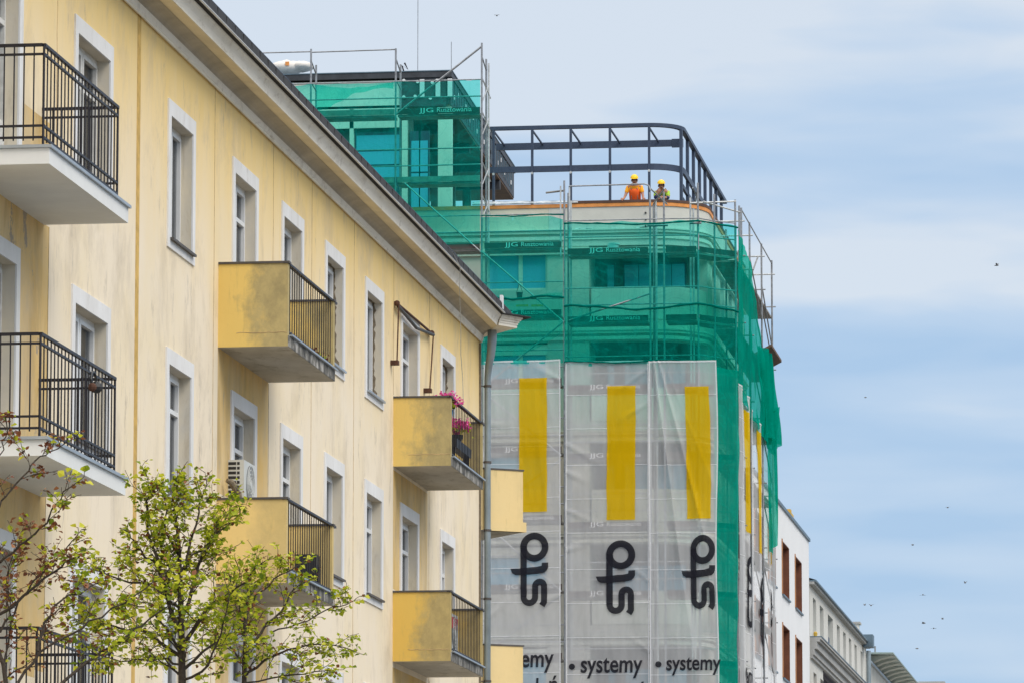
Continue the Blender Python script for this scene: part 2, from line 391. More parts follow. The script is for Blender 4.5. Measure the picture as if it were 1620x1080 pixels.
def text2d(s, width=None, height=None, shear=0, bold=0):
    cu = bpy.data.curves.new('t', 'FONT'); cu.body = s; cu.size = 1; cu.shear = shear; cu.resolution_u = 4; cu.offset = bold
    o = bpy.data.objects.new('t', cu); C.objects.link(o); dg = bpy.context.evaluated_depsgraph_get()
    me = bpy.data.meshes.new_from_object(o.evaluated_get(dg)); vs = [v.co.copy() for v in me.vertices]; fs = [tuple(p.vertices) for p in me.polygons]
    bpy.data.objects.remove(o); x0 = min(v.x for v in vs); x1 = max(v.x for v in vs)
    k = width/(x1-x0) if width else height
    return [((v.x-x0)*k, v.y*k) for v in vs], fs, (x1-x0)*k
def skin_mesh(name, nodes, edges, root=0, sub=2):
    me = bpy.data.meshes.new(name); me.from_pydata([n[0] for n in nodes], edges, [])
    o = bpy.data.objects.new(name, me); C.objects.link(o)
    md = o.modifiers.new('s', 'SKIN'); md.use_smooth_shade = True
    for i, n in enumerate(nodes):
        sv = me.skin_vertices[0].data[i]; r = n[1]; sv.radius = (r, r) if not isinstance(r, tuple) else r; sv.use_root = (i == root)
    ms = o.modifiers.new('u', 'SUBSURF'); ms.levels = sub; ms.render_levels = sub
    dg = bpy.context.evaluated_depsgraph_get(); m2 = bpy.data.meshes.new_from_object(o.evaluated_get(dg))
    bpy.data.objects.remove(o); m2.name = name
    return m2
# ------------------------------------------------------------------ ground
g = MB(); g.add([(-900, -60, -.02), (900, -60, -.02), (900, 2500, -.02), (-900, 2500, -.02)], [(0, 1, 2, 3)]); struct(g.build('ground', 'soil'))
g = MB(); g.box(-8.2, 5.5, -50, 900, -.3, 0.0); struct(g.build('road', 'asphalt'))
g = MB(); g.box(-400, -8.5, 96.5, 141, -.3, -.004); struct(g.build('side_road', 'asphalt'))
g = MB(); g.box(-13, -8.5, -50, 96.3, -.3, .13); struct(g.build('pavement', 'paving'))
g = MB(); g.box(-14.2, -8.5, 141.3, 900, -.3, .13); struct(g.build('pavement', 'paving'))
g = MB(); g.box(-8.5, -8.2, -50, 96.3, -.3, .145); g.box(-8.5, -8.2, 141.3, 900, -.3, .145); struct(g.build('kerb', 'kerb'))
# ------------------------------------------------------------------ cream apartment house
WX = -13.0; YE = 92.1; ZW = 14.36
house = thing('apartment_house', 'cream and yellow plastered apartment house with white framed windows and long overhanging cornice', 'building', (-13, 70, 0))
LINT = [13.43, 10.22, 7.02]                    # opening tops
cols = [(53.58, 55.10, 'door'), (58.11, 59.90, ''), (63.62, 65.06, ''), (68.03, 69.60, 'door'), (71.80, 73.28, ''), (75.50, 76.95, ''), (79.24, 80.74, ''), (82.87, 84.55, 'door'), (87.32, 88.72, '')]
BALC = {'A': (52.45, 56.3, -12.02), 'B': (66.95, 70.7, -12.05), 'C': (82.0, 85.75, -12.05)}
def odims(ci, ri):
    y0, y1, kd = cols[ci]; zt = LINT[ri]
    return y0, y1, (zt-2.36 if kd == 'door' else zt-1.60), zt
holes = [odims(c, r) for c in range(9) for r in range(3)]
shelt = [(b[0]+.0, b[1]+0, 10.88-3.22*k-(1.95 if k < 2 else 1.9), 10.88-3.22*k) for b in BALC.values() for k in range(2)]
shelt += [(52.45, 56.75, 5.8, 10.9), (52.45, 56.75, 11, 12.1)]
ys = sorted(set([40.0, YE]+[v for h in holes for v in h[:2]]+[v for h in shelt for v in h[:2]]))
zs = sorted(set([0.0, ZW]+[round(v, 3) for h in holes for v in h[2:]]+[round(v, 3) for h in shelt for v in h[2:]]))
wall = MB()
for i in range(len(ys)-1):
    for j in range(len(zs)-1):
        a, b, c, d = ys[i], ys[i+1], zs[j], zs[j+1]; my, mz = (a+b)/2, (c+d)/2
        if any(h[0] < my < h[1] and h[2] < mz < h[3] for h in holes): continue
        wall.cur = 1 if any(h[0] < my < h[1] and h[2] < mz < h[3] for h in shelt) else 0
        wall.add([(WX, a, c), (WX, b, c), (WX, b, d), (WX, a, d)], [(0, 1, 2, 3)])
wall.cur = 0
BEND = math.radians(35); U2 = Vector((-math.sin(BEND), math.cos(BEND), 0)); N2 = Vector((math.cos(BEND), math.sin(BEND), 0))
cn = Vector((WX, YE, 0)); c2 = cn+U2*10
wall.add([cn, c2, c2+Vector((0, 0, ZW)), cn+Vector((0, 0, ZW))], [(0, 1, 2, 3)])
wall.add([(WX, 40, 0), (-26, 40, 0), (-26, 40, ZW), (WX, 40, ZW)], [(0, 1, 2, 3)])
wall.add([(-26, 40, 0), (-26, 100, 0), (-26, 100, ZW), (-26, 40, ZW)], [(0, 1, 2, 3)])
wall.add([tuple(c2), (-26, 100, 0), (-26, 100, ZW), tuple(c2+Vector((0, 0, ZW)))], [(0, 1, 2, 3)])
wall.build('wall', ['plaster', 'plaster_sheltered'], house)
# expansion joint and hairline panel joints
s = MB(); s.box(WX, WX+.004, 61.55, 61.75, 0, ZW); s.build('expansion_joint', 'seam', house)
for y, z0, z1 in ((56.75, 0, 10.9), (57.05, 11, 14.34), (66.62, 0, 14.34), (70.72, 0, 10.86), (74.2, 7, 14.34), (78.04, 6, 14.34), (82.0, 12.1, 14.34), (85.9, 7, 14.34), (71.0, 12, 14.34), (85.98, 0, 7.7)):
    s = MB(); pts = [(WX+.001, y+random.uniform(-.012, .012), z0+(z1-z0)*t/12) for t in range(13)]
    s.tube(pts, .0055, 4); s.build('panel_joint', 'crack', house)
def window(ci, ri, old=False, bare=False):
    y0, y1, z0, z1 = odims(ci, ri); D = .15; kd = cols[ci][2]; fx = WX-D
    f = MB(); t = .065; xf0, xf1 = fx-.06, fx
    def fr(a, b, c, d, t, x0=xf0, x1=xf1):
        f.box(x0, x1, a, a+t, c, d); f.box(x0, x1, b-t, b, c, d); f.box(x0+.001, x1-.001, a+t, b-t, c, c+t); f.box(x0+.001, x1-.001, a+t, b-t, d-t, d)
    fr(y0, y1, z0, z1, t)
    mid = (y0+y1)/2; f.box(xf0+.002, xf1+.012, mid-.04, mid+.04, z0+t, z1-t)
    tz = z1-.5 if (ci+ri) % 2 or kd else None
    for a, b in ((y0+t, mid-.04), (mid+.04, y1-t)):
        fr(a, b, z0+t, z1-t, .05, xf0+.01, xf1+.02)
        if tz: f.box(xf0+.012, xf1+.018, a+.05, b-.05, tz-.03, tz+.03)
    if kd: f.box(xf0+.012, xf1+.01, y0+t+.05, y1-t-.05, z0+t, z0+.75)
    w_ = f.build('balcony_door' if kd else 'window', 'frame_old' if old else 'frame', house)
    s = MB(); s.add([(fx-.03, y0, z0), (fx-.03, y1, z0), (fx-.03, y1, z1), (fx-.03, y0, z1)], [(0, 1, 2, 3)]); s.build('glass', 'glass', w_)
    s = MB(); cx = fx-.22
    s.grid(lambda u, v: (cx+.025*math.sin(u*60+ci), y0-.1+(y1-y0+.2)*u, z0-.1+(z1-z0+.2)*v), 60, 1)
    s.build('curtain', ('curtain', 'curtain_dark', 'curtain', 'curtain_warm', 'curtain_dark')[(ci*3+ri*2) % 5], w_)
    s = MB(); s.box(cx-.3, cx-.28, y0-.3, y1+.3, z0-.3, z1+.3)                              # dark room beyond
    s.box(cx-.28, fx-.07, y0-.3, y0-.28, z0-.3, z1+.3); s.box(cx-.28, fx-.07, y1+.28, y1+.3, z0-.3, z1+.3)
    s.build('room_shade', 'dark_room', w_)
    # reveal lining
    s = MB(); x0, x1 = fx-.07, WX-.0015
    s.box(x0, x1, y0-.02, y0, z0, z1); s.box(x0, x1, y1, y1+.02, z0, z1); s.box(x0, x1, y0-.02, y1+.02, z1, z1+.02); s.box(x0, x1, y0-.02, y1+.02, z0-.02, z0)
    s.build('reveal', 'reveal', w_)
    # surround
    s = MB(); wd = .17; px0, px1 = WX, WX+.022; zb = z0-.12 if not kd else z0
    s.box(px0, px1, y0-wd, y0, zb, z1+.2); s.box(px0, px1, y1, y1+wd, zb, z1+.2); s.box(px0, px1, y0, y1, z1, z1+.2)
    if not kd: s.box(px0, px1, y0, y1, zb, z0-.002)
    s.build('surround', 'trim', w_)
    if not kd:
        s = MB(); s.add([(fx-.0, y0+.005, z0+.035), (fx, y1-.005, z0+.035), (WX+.07, y1+.04, z0+.012), (WX+.07, y0-.04, z0+.012),
                         (fx-.0, y0+.005, z0+.005), (fx, y1-.005, z0+.005), (WX+.07, y1+.04, z0-.02), (WX+.07, y0-.04, z0-.02)],
                        [(0, 1, 2, 3), (7, 6, 5, 4), (2, 6, 7, 3), (1, 5, 6, 2), (0, 3, 7, 4)]); s.build('sill', 'zinc' if bare else 'darkcap', w_)
    if bare:                                     # mortar left bare where the new frame was fitted
        s = MB(); rnd = random.Random(ci*7+ri); n = 26; vs = []
        for k in range(n+1):
            z = z0+.03+(z1-z0-.03)*k/n; vs += [(fx+.0, y1-.004, z), (fx+.045+rnd.uniform(-.02, .022)+(.05 if k < 3 else 0), y1-.004, z)]
        s.add(vs, [(2*k, 2*k+1, 2*k+3, 2*k+2) for k in range(n)])
        vs = []
        for k in range(13):
            y = y0+(y1-y0)*k/12; vs += [(fx, y, z1-.004), (fx+.04+rnd.uniform(-.015, .02), y, z1-.004)]
        s.add(vs, [(2*k, 2*k+1, 2*k+3, 2*k+2) for k in range(12)])
        s.build('bare_mortar', 'bare', w_)
for r in range(3):
    for c in range(9):
        window(c, r, old=(c == 1 and r == 0) or c == 0, bare=(r == 0 and c in (5, 6, 8)))
# --- cornice
def sweep(prof, name, m, y0=40.0, tip=True, smooth=False):
    """prof: (X, Z) list, swept along the eave, mitred round the bend and out along the end wall"""
    s = MB(); rows = []
    def at(X, Y): return X, Y
    for X, Z in prof:
        o = X-WX
        t = o*math.tan(BEND/2)                       # mitre
        line = [(X, y0), (X, YE+t)]
        p = cn+N2*o+U2*9.0; line.append((p.x, p.y)); rows.append([(a, b, Z) for a, b in line])
    n = len(prof)
    for k in range(2):
        for i in range(n-1):
            s.add([rows[i][k], rows[i][k+1], rows[i+1][k+1], rows[i+1][k]], [(0, 1, 2, 3)])
    s.add([r[0] for r in rows], [tuple(range(n))]); s.add([r[-1] for r in rows], [tuple(range(n))])
    return s.build(name, m, house, smooth)
sweep([(-13.0, 14.345), (-12.975, 14.35), (-12.972, 14.325), (-12.955, 14.325), (-12.95, 14.35), (-12.94, 14.36), (-12.93, 14.42), (-12.925, 14.44), (-13.0, 14.47)], 'cornice_moulding', 'cornice')
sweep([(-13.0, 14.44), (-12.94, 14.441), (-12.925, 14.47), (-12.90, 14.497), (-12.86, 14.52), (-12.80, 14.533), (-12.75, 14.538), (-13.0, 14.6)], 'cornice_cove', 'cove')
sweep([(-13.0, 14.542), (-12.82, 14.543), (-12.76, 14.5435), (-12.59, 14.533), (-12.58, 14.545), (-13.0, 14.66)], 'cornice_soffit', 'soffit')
sweep([(-12.592, 14.531), (-12.578, 14.531), (-12.576, 14.555), (-12.568, 14.585), (-12.556, 14.62), (-12.54, 14.65), (-12.52, 14.68), (-12.50, 14.70), (-12.495, 14.718), (-12.7, 14.72)], 'cornice_fascia', 'cornice')
sweep([(-12.7, 14.716), (-12.50, 14.72), (-12.425, 14.732), (-12.425, 14.75), (-12.7, 14.77)], 'eave_board', 'eave_shadow_black')
sweep([(-12.44, 14.728), (-12.414, 14.725), (-12.408, 14.735), (-12.414, 14.746), (-12.44, 14.746)], 'gutter_lip', 'lip')
sweep([(-12.46, 14.76), (-12.418, 14.75), (-12.430, 14.88), (-12.445, 14.89), (-12.48, 14.885)], 'roof_edge', 'gutter')
sweep([(-12.46, 14.89), (-12.440, 14.894), (-12.440, 14.902), (-12.465, 14.902)], 'roof_edge_bead', 'navy')
for i in range(70):
    y = 50+i*.60; s = MB(); s.box(-12.434, -12.4195, y, y+.016, 14.752, 14.868); s.build('roof_clip', 'eave_shadow_black', house)
s = MB(); s.add([(-12.46, 40, 14.905), (-12.46, 92.3, 14.905), (-19, 92.3, 17.3), (-19, 40, 17.3)], [(0, 1, 2, 3)])
s.add([(-12.46, 92.3, 14.905), tuple(cn+N2*.54+U2*9+Vector((0, 0, 14.905))), (-19, 92.3, 17.3)], [(0, 1, 2)])
s.add([(-26, 40, 14.6), (-26, 92.3, 14.6), (-19, 92.3, 17.3), (-19, 40, 17.3)], [(0, 1, 2, 3)]); s.build('roof', 'roof', house)
# cornice block that steps out beyond the corner and drip sheet over it
def zp(px, py, Z): d = ray(px, py); return CAM+d*((Z-CAM.z)/d.z)
s = MB(); a = zp(789, 514, 14.533); a.z = 0; tip = zp(818, 519, 14.53); tip.z = 0
q = tip+U2*2.4; r_ = Vector((-12.95, YE+.3, 0)); print('return', a, tip)
def slab(pts, z0, z1, out=0, mb=None):
    n = len(pts); lo = [Vector((p.x, p.y, z0)) for p in pts]; hi = [Vector((p.x, p.y, z1)) for p in pts]
    mb.add(lo+hi, [(i, (i+1) % n, (i+1) % n+n, i+n) for i in range(n)]+[tuple(range(n)), tuple(range(2*n-1, n-1, -1))])
d1 = (tip-a).normalized(); e1 = Vector((d1.y, -d1.x, 0))
for k_, (o1, z0_, z1_) in enumerate(((0, 14.529, 14.58), (.012, 14.581, 14.62), (.03, 14.621, 14.66), (.055, 14.661, 14.69), (.075, 14.691, 14.722))):
    slab([a+e1*o1, tip+e1*o1+d1*o1, q+N2*o1, r_], z0_, z1_, mb=s)
s.build('cornice_return', 'cornice', house)
s = MB(); slab([a+e1*.16-d1*.05, tip+e1*.15+d1*.22, q+N2*.22, r_], 14.724, 14.745, mb=s); s.build('drip_sheet', 'gutter', house)
s = MB(); p_ = onX(800, 488, -12.43); s.box(-12.47, -12.42, p_.y-.5, p_.y-.35, 14.76, 15.02); s.build('gutter_end_box', 'white_plastic', house)
# downpipe with shoe bend
s = MB(); pb = Vector((-12.86, YE+.03, 0))
s.tube([(-12.755, YE-.1, 14.56), (-12.76, YE-.1, 14.35), (-12.78, YE-.1, 14.1), (-12.83, YE-.03, 13.88), (pb.x, pb.y, 13.68), (pb.x, pb.y, 13.5), (pb.x, pb.y, 0)], [.085, .085, .075, .068, .06, .06, .06], 14)
dp = s.build('downpipe', 'pipe', house, True)
for z in (13.5, 12.1, 10.85, 9.6, 8.1, 6.6):
    s = MB(); s.tube([(pb.x, pb.y, z), (pb.x, pb.y, z+.04)], .072, 14); s.rod((pb.x, pb.y, z+.02), (WX, YE-.05, z+.02), .012, 6); s.build('pipe_clamp', 'darkcap', dp)
s = MB(); s.box(WX+.0, WX+.03, YE-.10, YE-.02, 0, 14.3); s.build('corner_shadow_strip', 'bare', house)  # thin brown strip stands in for the shadow band beside the downpipe
# loose cable down the wall
s = MB(); s.tube([tuple(onX(*p)) for p in ((715, 398, -12.43), (728, 422, -12.38), (727, 455, -12.42), (729, 520, -12.7), (729, 560, -12.8), (732, 600, -12.9), (733, 640, -12.92))], .006, 5)
s.build('loose_cable', 'steel_light', house)
# --- balconies
def balcony_white(zb):
    y0, y1, xo = 52.45, 56.5, -12.02
    s = MB(); s.box(WX, xo, y0, y1, zb, zb+.17); b = s.build('balcony', 'balcony_white', house)
    s = MB(); s.box(WX, xo+.03, y0-.03, y1+.03, zb+.172, zb+.205); s.build('flashing', 'zinc', b)
    z = zb+.2; X0 = -12.12; ya, yb = 52.58, 56.34; s = MB()
    for zz, r in ((z+1.11, .019), (z+1.01, .014), (z+.235, .014), (z+.11, .014)):
        s.bar((X0, ya, zz), (X0, yb, zz), r*2, r*1.7); s.bar((WX, ya, zz), (X0-r, ya, zz), r*2, r*1.7); s.bar((WX, yb, zz), (X0-r, yb, zz), r*2, r*1.7)
    n = 22
    for i in range(n+1):
        y = ya+(yb-ya)*i/n; s.rod((X0, y, z+(.0 if i in (0, n) else .075)), (X0, y, z+1.11), .0085 if i not in (0, n) else .014, 6)
    for i in range(1, 8):
        x = X0-.108*i; s.rod((x, ya, z+.075), (x, ya, z+1.11), .0085, 6); s.rod((x, yb, z+.075), (x, yb, z+1.11), .0085, 6)
    s.build('railing', 'iron', b)
for k, zb in enumerate((10.885, 7.775, 4.66)): balcony_white(zb)
def balcony_box(key, zb, pm, far=True, cap='darkcap'):
    y0, y1, xo = BALC[key]
    s = MB(); s.box(WX, xo-.002, y0+.003, y1, zb, zb+.15); b = s.build('balcony', 'concrete', house)
    s = MB(); s.box(xo, xo+.006, y0+.02, y1, zb+.004, zb+.148); s.build('slab_edge', 'slab_edge', b)
    s = MB(); s.box(xo-.25, xo+.045, y0+.14, y1+.03, zb+.152, zb+.175); s.build('flashing', 'zinc', b)
    s = MB(); s.box(WX, xo-.001, y0, y0+.12, zb+.001, zb+1.12)
    sp_ = s.build('side_panel', pm, b)
    rnd = random.Random(int(zb*10)); zc_ = zb+.19; s = MB(); s.tube([(WX+.25+(xo-WX-.26)*t/14, y0-.0005, zc_+rnd.uniform(-.007, .007)) for t in range(15)], .005, 4); s.build('render_crack', 'crack', sp_)
    s = MB(); s.box(WX, xo-.001, y1-.12, y1-.001, zb+.152, zb+1.12); s.build('side_panel', pm, b)
    for yy in (y0, y1-.12):
        s = MB(); s.box(WX, xo+.02, yy-.02, yy+.14, zb+1.122, zb+1.15); s.build('panel_cap', cap, b)
    s = MB(); X0 = xo-.03; z0, z1 = zb+.19, zb+1.12
    s.bar((X0, y0-.02, z1+.012), (X0, y1+.22, z1+.012), .06, .03); s.bar((X0, y0+.12, z0+.03), (X0, y1, z0+.03), .03, .02)
    n = 20
    for i in range(n+1):
        y = y0+.14+(y1-.02-y0-.14)*i/n; s.bar((X0, y, z0), (X0, y, z1), .0115, .0115, (0, 1, 0))
    s.build('railing', 'iron', b); return b
balcony_box('B', 10.875, 'panel_worn'); balcony_box('B', 7.70, 'panel_clean')
balcony_box('C', 10.93, 'panel_worn'); balcony_box('C', 7.75, 'panel_dark')
# balconies on the end wall, seen past the corner
for zb, pm in ((10.88, 'panel_pale'), (7.66, 'panel_pale')):
    P0 = cn+Vector((0, 0, zb)); L, D = 3.2, .92
    s = MB(); s.obox(P0+U2*(L/2+.06)+N2*D/2+Vector((0, 0, .075)), U2*(L/2), N2*D/2, (0, 0, .075)); b = s.build('balcony', 'concrete', house)
    s = MB(); s.obox(P0+U2*.06+N2*(D/2)+Vector((0, 0, .56)), U2*.06, N2*(D/2-.03), (0, 0, .56)); s.obox(P0+U2*.055+N2*(D/2+.02)+Vector((0, 0, .09)), U2*.06, N2*(D/2+.02), (0, 0, .09)); s.build('side_panel', pm, b)
    s = MB(); s.obox(P0+U2*.06+N2*(D/2-.01)+Vector((0, 0, 1.135)), U2*.075, N2*(D/2), (0, 0, .013)); s.build('panel_cap', 'darkcap', b)
    s = MB(); n = 16
    for i in range(n+1):
        p = P0+U2*(.14+(L-.2)*i/n)+N2*(D-.05); s.rod(p+Vector((0, 0, .15)), p+Vector((0, 0, 1.12)), .011, 5)
    s.bar(P0+U2*.1+N2*(D-.05)+Vector((0, 0, 1.12)), P0+U2*L+N2*(D-.05)+Vector((0, 0, 1.12)), .05, .03); s.build('railing', 'iron', b)
    s = MB(); s.tube([P0+N2*(D+.0)+U2*.02+Vector((0, 0, .13)), P0+N2*(D+.05)+U2*.02+Vector((0, 0, .13))], .02, 8); s.build('drain_spout', 'black_plastic', b)
# --- awning frame over a window
r = thing('awning_frame', 'rusty folding awning frame without cloth fixed over the top balcony door beside the downpipe end', 'awning frame', (-13, 83.9, 12.4))
p0, p1 = Vector((-12.93, 82.2, 13.42)), Vector((-12.93, 86.0, 13.42))
p0, p1 = onX(628, 480, -12.95), onX(683, 527, -12.95)
s = MB(); s.rod(p0, p1, .02); s.build('roller', 'rust_iron', r)
s = MB(); s.tube([p0+Vector((.02, 0, -.05)), (p0+p1)/2+Vector((.03, 0, -.16)), p1+Vector((.03, 0, -.03))], .028, 8); s.build('rolled_cloth', 'black_plastic', r)
for p in (p0, p1):
    s = MB(); s.ball(p, .05, 8, 6); s.box(WX, p.x, p.y-.03, p.y+.03, p.z-.03, p.z+.03); s.build('bracket', 'rust_iron', r)
for p, px, py in ((p0, 628, 573), (p1, 680, 617)):
    e_ = onX(px, py, -12.9); s = MB(); s.rod(p+Vector((.03, 0, 0)), e_, .012); s.box(WX, e_.x+.03, e_.y-.07, e_.y+.07, e_.z-.04, e_.z+.03); s.build('arm', 'rust_iron', r)
# ------------------------------------------------------------------ things on the balconies
def aircon(L, label):
    r = thing('air_conditioner', label, 'air conditioner', L); L = Vector(L)
    # body: side louvre faces the camera (-Y), fan faces the street (+X)
    x0, x1, y0, y1, h = L.x-.245, L.x, L.y, L.y+.80, .62
    s = MB(); s.box(x0, x1, y0, y1, L.z, L.z+h); s.build('casing', 'ac_white', r)
    s = MB()
    for i in range(9):
        z = L.z+.04+i*.064; s.box(x0+.03, x0+.135, y0-.004, y0+.01, z, z+.038); s.box(x0+.15, x0+.185, y0-.004, y0+.01, z, z+.038)
    s.build('louvre', 'black_plastic', r)
    c = Vector((x1+.004, y0+.44, L.z+h/2)); s = MB()
    for k in range(5):
        rr = .06+.052*k; s.tube([c+Vector((.012, rr*math.cos(t*PI/12), rr*math.sin(t*PI/12))) for t in range(25)], .0055, 5)
    for k in range(12):
        a = k*PI/6; s.rod(c+Vector((.01, .03*math.cos(a), .03*math.sin(a))), c+Vector((.01, .27*math.cos(a), .27*math.sin(a))), .004, 4)
    s.build('fan_grille', 'ac_white', r)
    s = MB(); s.tube([c-Vector((.003, 0, 0)), c+Vector((.004, 0, 0))], .275, 24); s.build('fan_opening', 'steel', r)
    s = MB(); s.tube([c, c+Vector((.02, 0, 0))], .05, 12); s.build('hub', 'ac_white', r)
    s = MB(); sh = .1 if L.z < 8.5 else .9; s.box(x0+.02, x0+.07, y0+.05, y1-.05, L.z-sh, L.z-.002); s.box(x1-.07, x1-.02, y0+.05, y1-.05, L.z-sh, L.z-.002); s.build('stand', 'steel_light', r)
    return r
aircon((Xat(386, 67.75, 760), 67.75, 8.83), 'white air conditioner unit with round fan grille standing inside the second floor yellow balcony')
s = MB(); 
s.tube([(-12.93, 67.3, 9.12), (-12.88, 67.35, 9.1), (-12.8, 67.45, 8.95), (-12.75, 67.5, 8.6), (-12.75, 67.5, 7.9)], [.03, .045, .045, .04, .04], 8)
o = s.build('wrapped_pipe', 'bare'); tag(base(o, s, (-12.8, 67.4, 7.9)), 'brown wrapped pipe bundle leaning on the wall beside the white air conditioner', 'pipe')
r = aircon((-12.2, 83.0, 8.0), 'grey air conditioner with red label behind the railing of the lowest right balcony')
s = MB(); s.box(-12.193, -12.185, 82.95, 83.75, 8.0+.38, 8.0+.56); s.box(-12.42, -12.22, 82.985, 82.994, 8.36, 8.52); s.build('label_plate', 'red', r)
def geranium(L, label, n=120, rad=.2, seed=1, pot='blue_pot', grp='pink geraniums on the top right balcony'):
    r = thing('potted_geranium', label, 'flower pot', L, grp); L = Vector(L); rnd = random.Random(seed)
    s = MB(); s.tube([L, L+Vector((0, 0, .17)), L+Vector((0, 0, .19))], [.075, .11, .118], 14); s.build('pot', pot, r)
    s = MB(); f = MB()
    for i in range(n):
        p = L+Vector((rnd.gauss(0, rad*.35), rnd.gauss(0, rad*.8), .22+abs(rnd.gauss(.05, .07))))
        a = Vector([rnd.uniform(-1, 1) for _ in range(3)]).normalized(); b = a.orthogonal().normalized(); c = a.cross(b); k = rnd.uniform(.02, .04)
        f.add([p+b*k, p+c*k, p-b*k, p-c*k], [(0, 1, 2, 3)])
    for i in range(34):
        q = L+Vector((rnd.gauss(0, rad*.45), rnd.gauss(0, rad*.8), .33+rnd.gauss(.03, .05)))
        s.tube([L+Vector((0, 0, .17)), (L+q)/2+Vector((0, 0, .12)), q], .004, 4)
        for j in range(16):
            p = q+Vector([rnd.gauss(0, .024) for _ in range(3)]); a = Vector([rnd.uniform(-1, 1) for _ in range(3)]).normalized(); b = a.orthogonal().normalized(); c = a.cross(b); k = rnd.uniform(.012, .024)
            s.add([p+b*k, p+c*k, p-b*k, p-c*k], [(0, 1, 2, 3)])
    f.build('leaves', 'leaf', r); s.build('flowers', 'pink', r); return r
geranium((-12.2, 82.55, 11.72), 'pink geranium in a blue pot hanging at the near corner of the top right balcony', 130, .21, 3)
geranium((-12.28, 84.2, 11.5), 'pink geranium cascading over the rail near the downpipe', 90, .27, 5, 'black_plastic')
s = MB(); s.box(-12.25, -12.1, 82.95, 84.7, 11.35, 11.5); s.box(-12.22, -12.13, 83.0, 83.05, 11.09, 11.35); s.box(-12.22, -12.13, 84.6, 84.65, 11.09, 11.35)
o = s.build('planter_box', 'black_plastic'); tag(base(o, s, (-12.18, 83.8, 11.09)), 'long black planter box behind the top right balcony railing', 'planter')
# folding chair on the upper yellow balcony
r = thing('folding_chair', 'black folding chair standing on the upper yellow balcony with worn side panel', 'chair', (-12.4, 67.9, 11.06))
s = MB(); s.box(-12.62, -12.2, 67.5, 67.9, 11.33, 11.36); s.build('seat', 'black_plastic', r)
for a, b in ((67.52, 67.9), (67.9, 67.52)):
    for x in (-12.6, -12.22):
        s = MB(); s.rod((x, a, 11.05), (x, b, 11.36), .014); s.build('leg', 'black_plastic', r)
s = MB(); s.rod((-12.6, 67.9, 11.36), (-12.6, 67.98, 11.72), .013); s.rod((-12.22, 67.9, 11.36), (-12.22, 67.98, 11.72), .013); s.build('back_frame', 'black_plastic', r)
s = MB(); s.box(-12.6, -12.22, 67.95, 67.97, 11.58, 11.72); s.build('backrest', 'white_plastic', r)
s = MB(); s.box(-12.85, -12.5, 69.1, 69.6, 11.03, 11.3); o = s.build('storage_crate', 'white_plastic'); tag(base(o, s, (-12.7, 69.3, 11.03)), 'white storage crate on the floor of the upper yellow balcony', 'crate')
# little plants growing at its slab edge
rnd = random.Random(4)
for i, y in enumerate((69.3, 69.9, 70.3)):
    s = MB()
    for j in range(30):
        p = Vector((-12.12+rnd.gauss(0, .03), y+rnd.gauss(0, .08), 11.06+abs(rnd.gauss(0, .06)))); a = Vector([rnd.uniform(-1, 1) for _ in range(3)]).normalized(); b = a.orthogonal().normalized(); c = a.cross(b)
        s.add([p+b*.02, p+c*.02, p-b*.02, p-c*.02], [(0, 1, 2, 3)]); s.rod((-12.12, y, 11.045), p, .003, 4)
    o = s.build('weed_tuft', ['leaf_brown', 'leaf', 'leaf_brown'][i]); tag(base(o, s, (-12.12, y, 11.04)), ['reddish weed tuft nearest the middle of the upper yellow balcony edge', 'green weed tuft on the upper yellow balcony edge', 'brown weed tuft at the far end of the upper yellow balcony edge'][i], 'plant')
# loudspeaker and blue bag, lower yellow balcony
r = thing('loudspeaker', 'black loudspeaker with round cone at the far end of the second floor yellow balcony', 'loudspeaker', (-12.3, 70.3, 7.87))
s = MB(); s.box(-12.5, -12.2, 70.1, 70.45, 7.87, 8.38); s.build('cabinet', 'black_plastic', r)
s = MB(); s.tube([(-12.198, 70.28, 8.12), (-12.185, 70.28, 8.12)], [.13, .11], 16); s.build('cone', 'iron', r)
s = MB(); s.ball((-12.3, 69.2, 7.9), .16, 10, 6, (1, 1.4, .7)); o = s.build('plastic_bag', 'blue_pot', None, True); tag(base(o, s, (-12.3, 69.2, 7.87)), 'blue plastic bag on the floor of the second floor yellow balcony', 'bag')
s = MB(); s.ball((-12.3, 69.9, 7.9), .13, 10, 6, (1, 1.2, .6)); o = s.build('plastic_bag', 'white_plastic', None, True); tag(base(o, s, (-12.3, 69.9, 7.87)), 'white plastic bag between the blue bag and the loudspeaker', 'bag')
# red and black ornament on the lower iron railing
q = onX(148, 606, -12.1); r = thing('railing_ornament', 'small dark red and black hanging ornament on the lower black iron railing', 'ornament', tuple(q))
s = MB(); s.tube([q+Vector((0, .14*math.cos(t*PI/8), .1*math.sin(t*PI/8)+.03)) for t in range(17)], .014, 6); s.build('wreath', 'black_plastic', r)
s = MB(); s.ball(q+Vector((.02, .18, -.03)), .045, 8, 6, (.6, 1, 1.3)); s.ball(q+Vector((.02, -.15, -.06)), .05, 8, 6); s.build('red_bow', 'rust_iron', r)
s = MB(); s.ball(q+Vector((.03, .02, -.04)), .07, 8, 6); s.build('black_bobble', 'black_plastic', r)
# dark umbrella top / pot behind end wall balcony
s = MB(); pq = cn+N2*.45+U2*.5+Vector((0, 0, 12.0)); s.ball(pq, .12, 10, 6, (1, 1, .8)); o = s.build('black_pot', 'black_plastic', None, True)
tag(base(o, s, pq-Vector((0, 0, .1))), 'round black pot showing above the end wall balcony', 'pot')
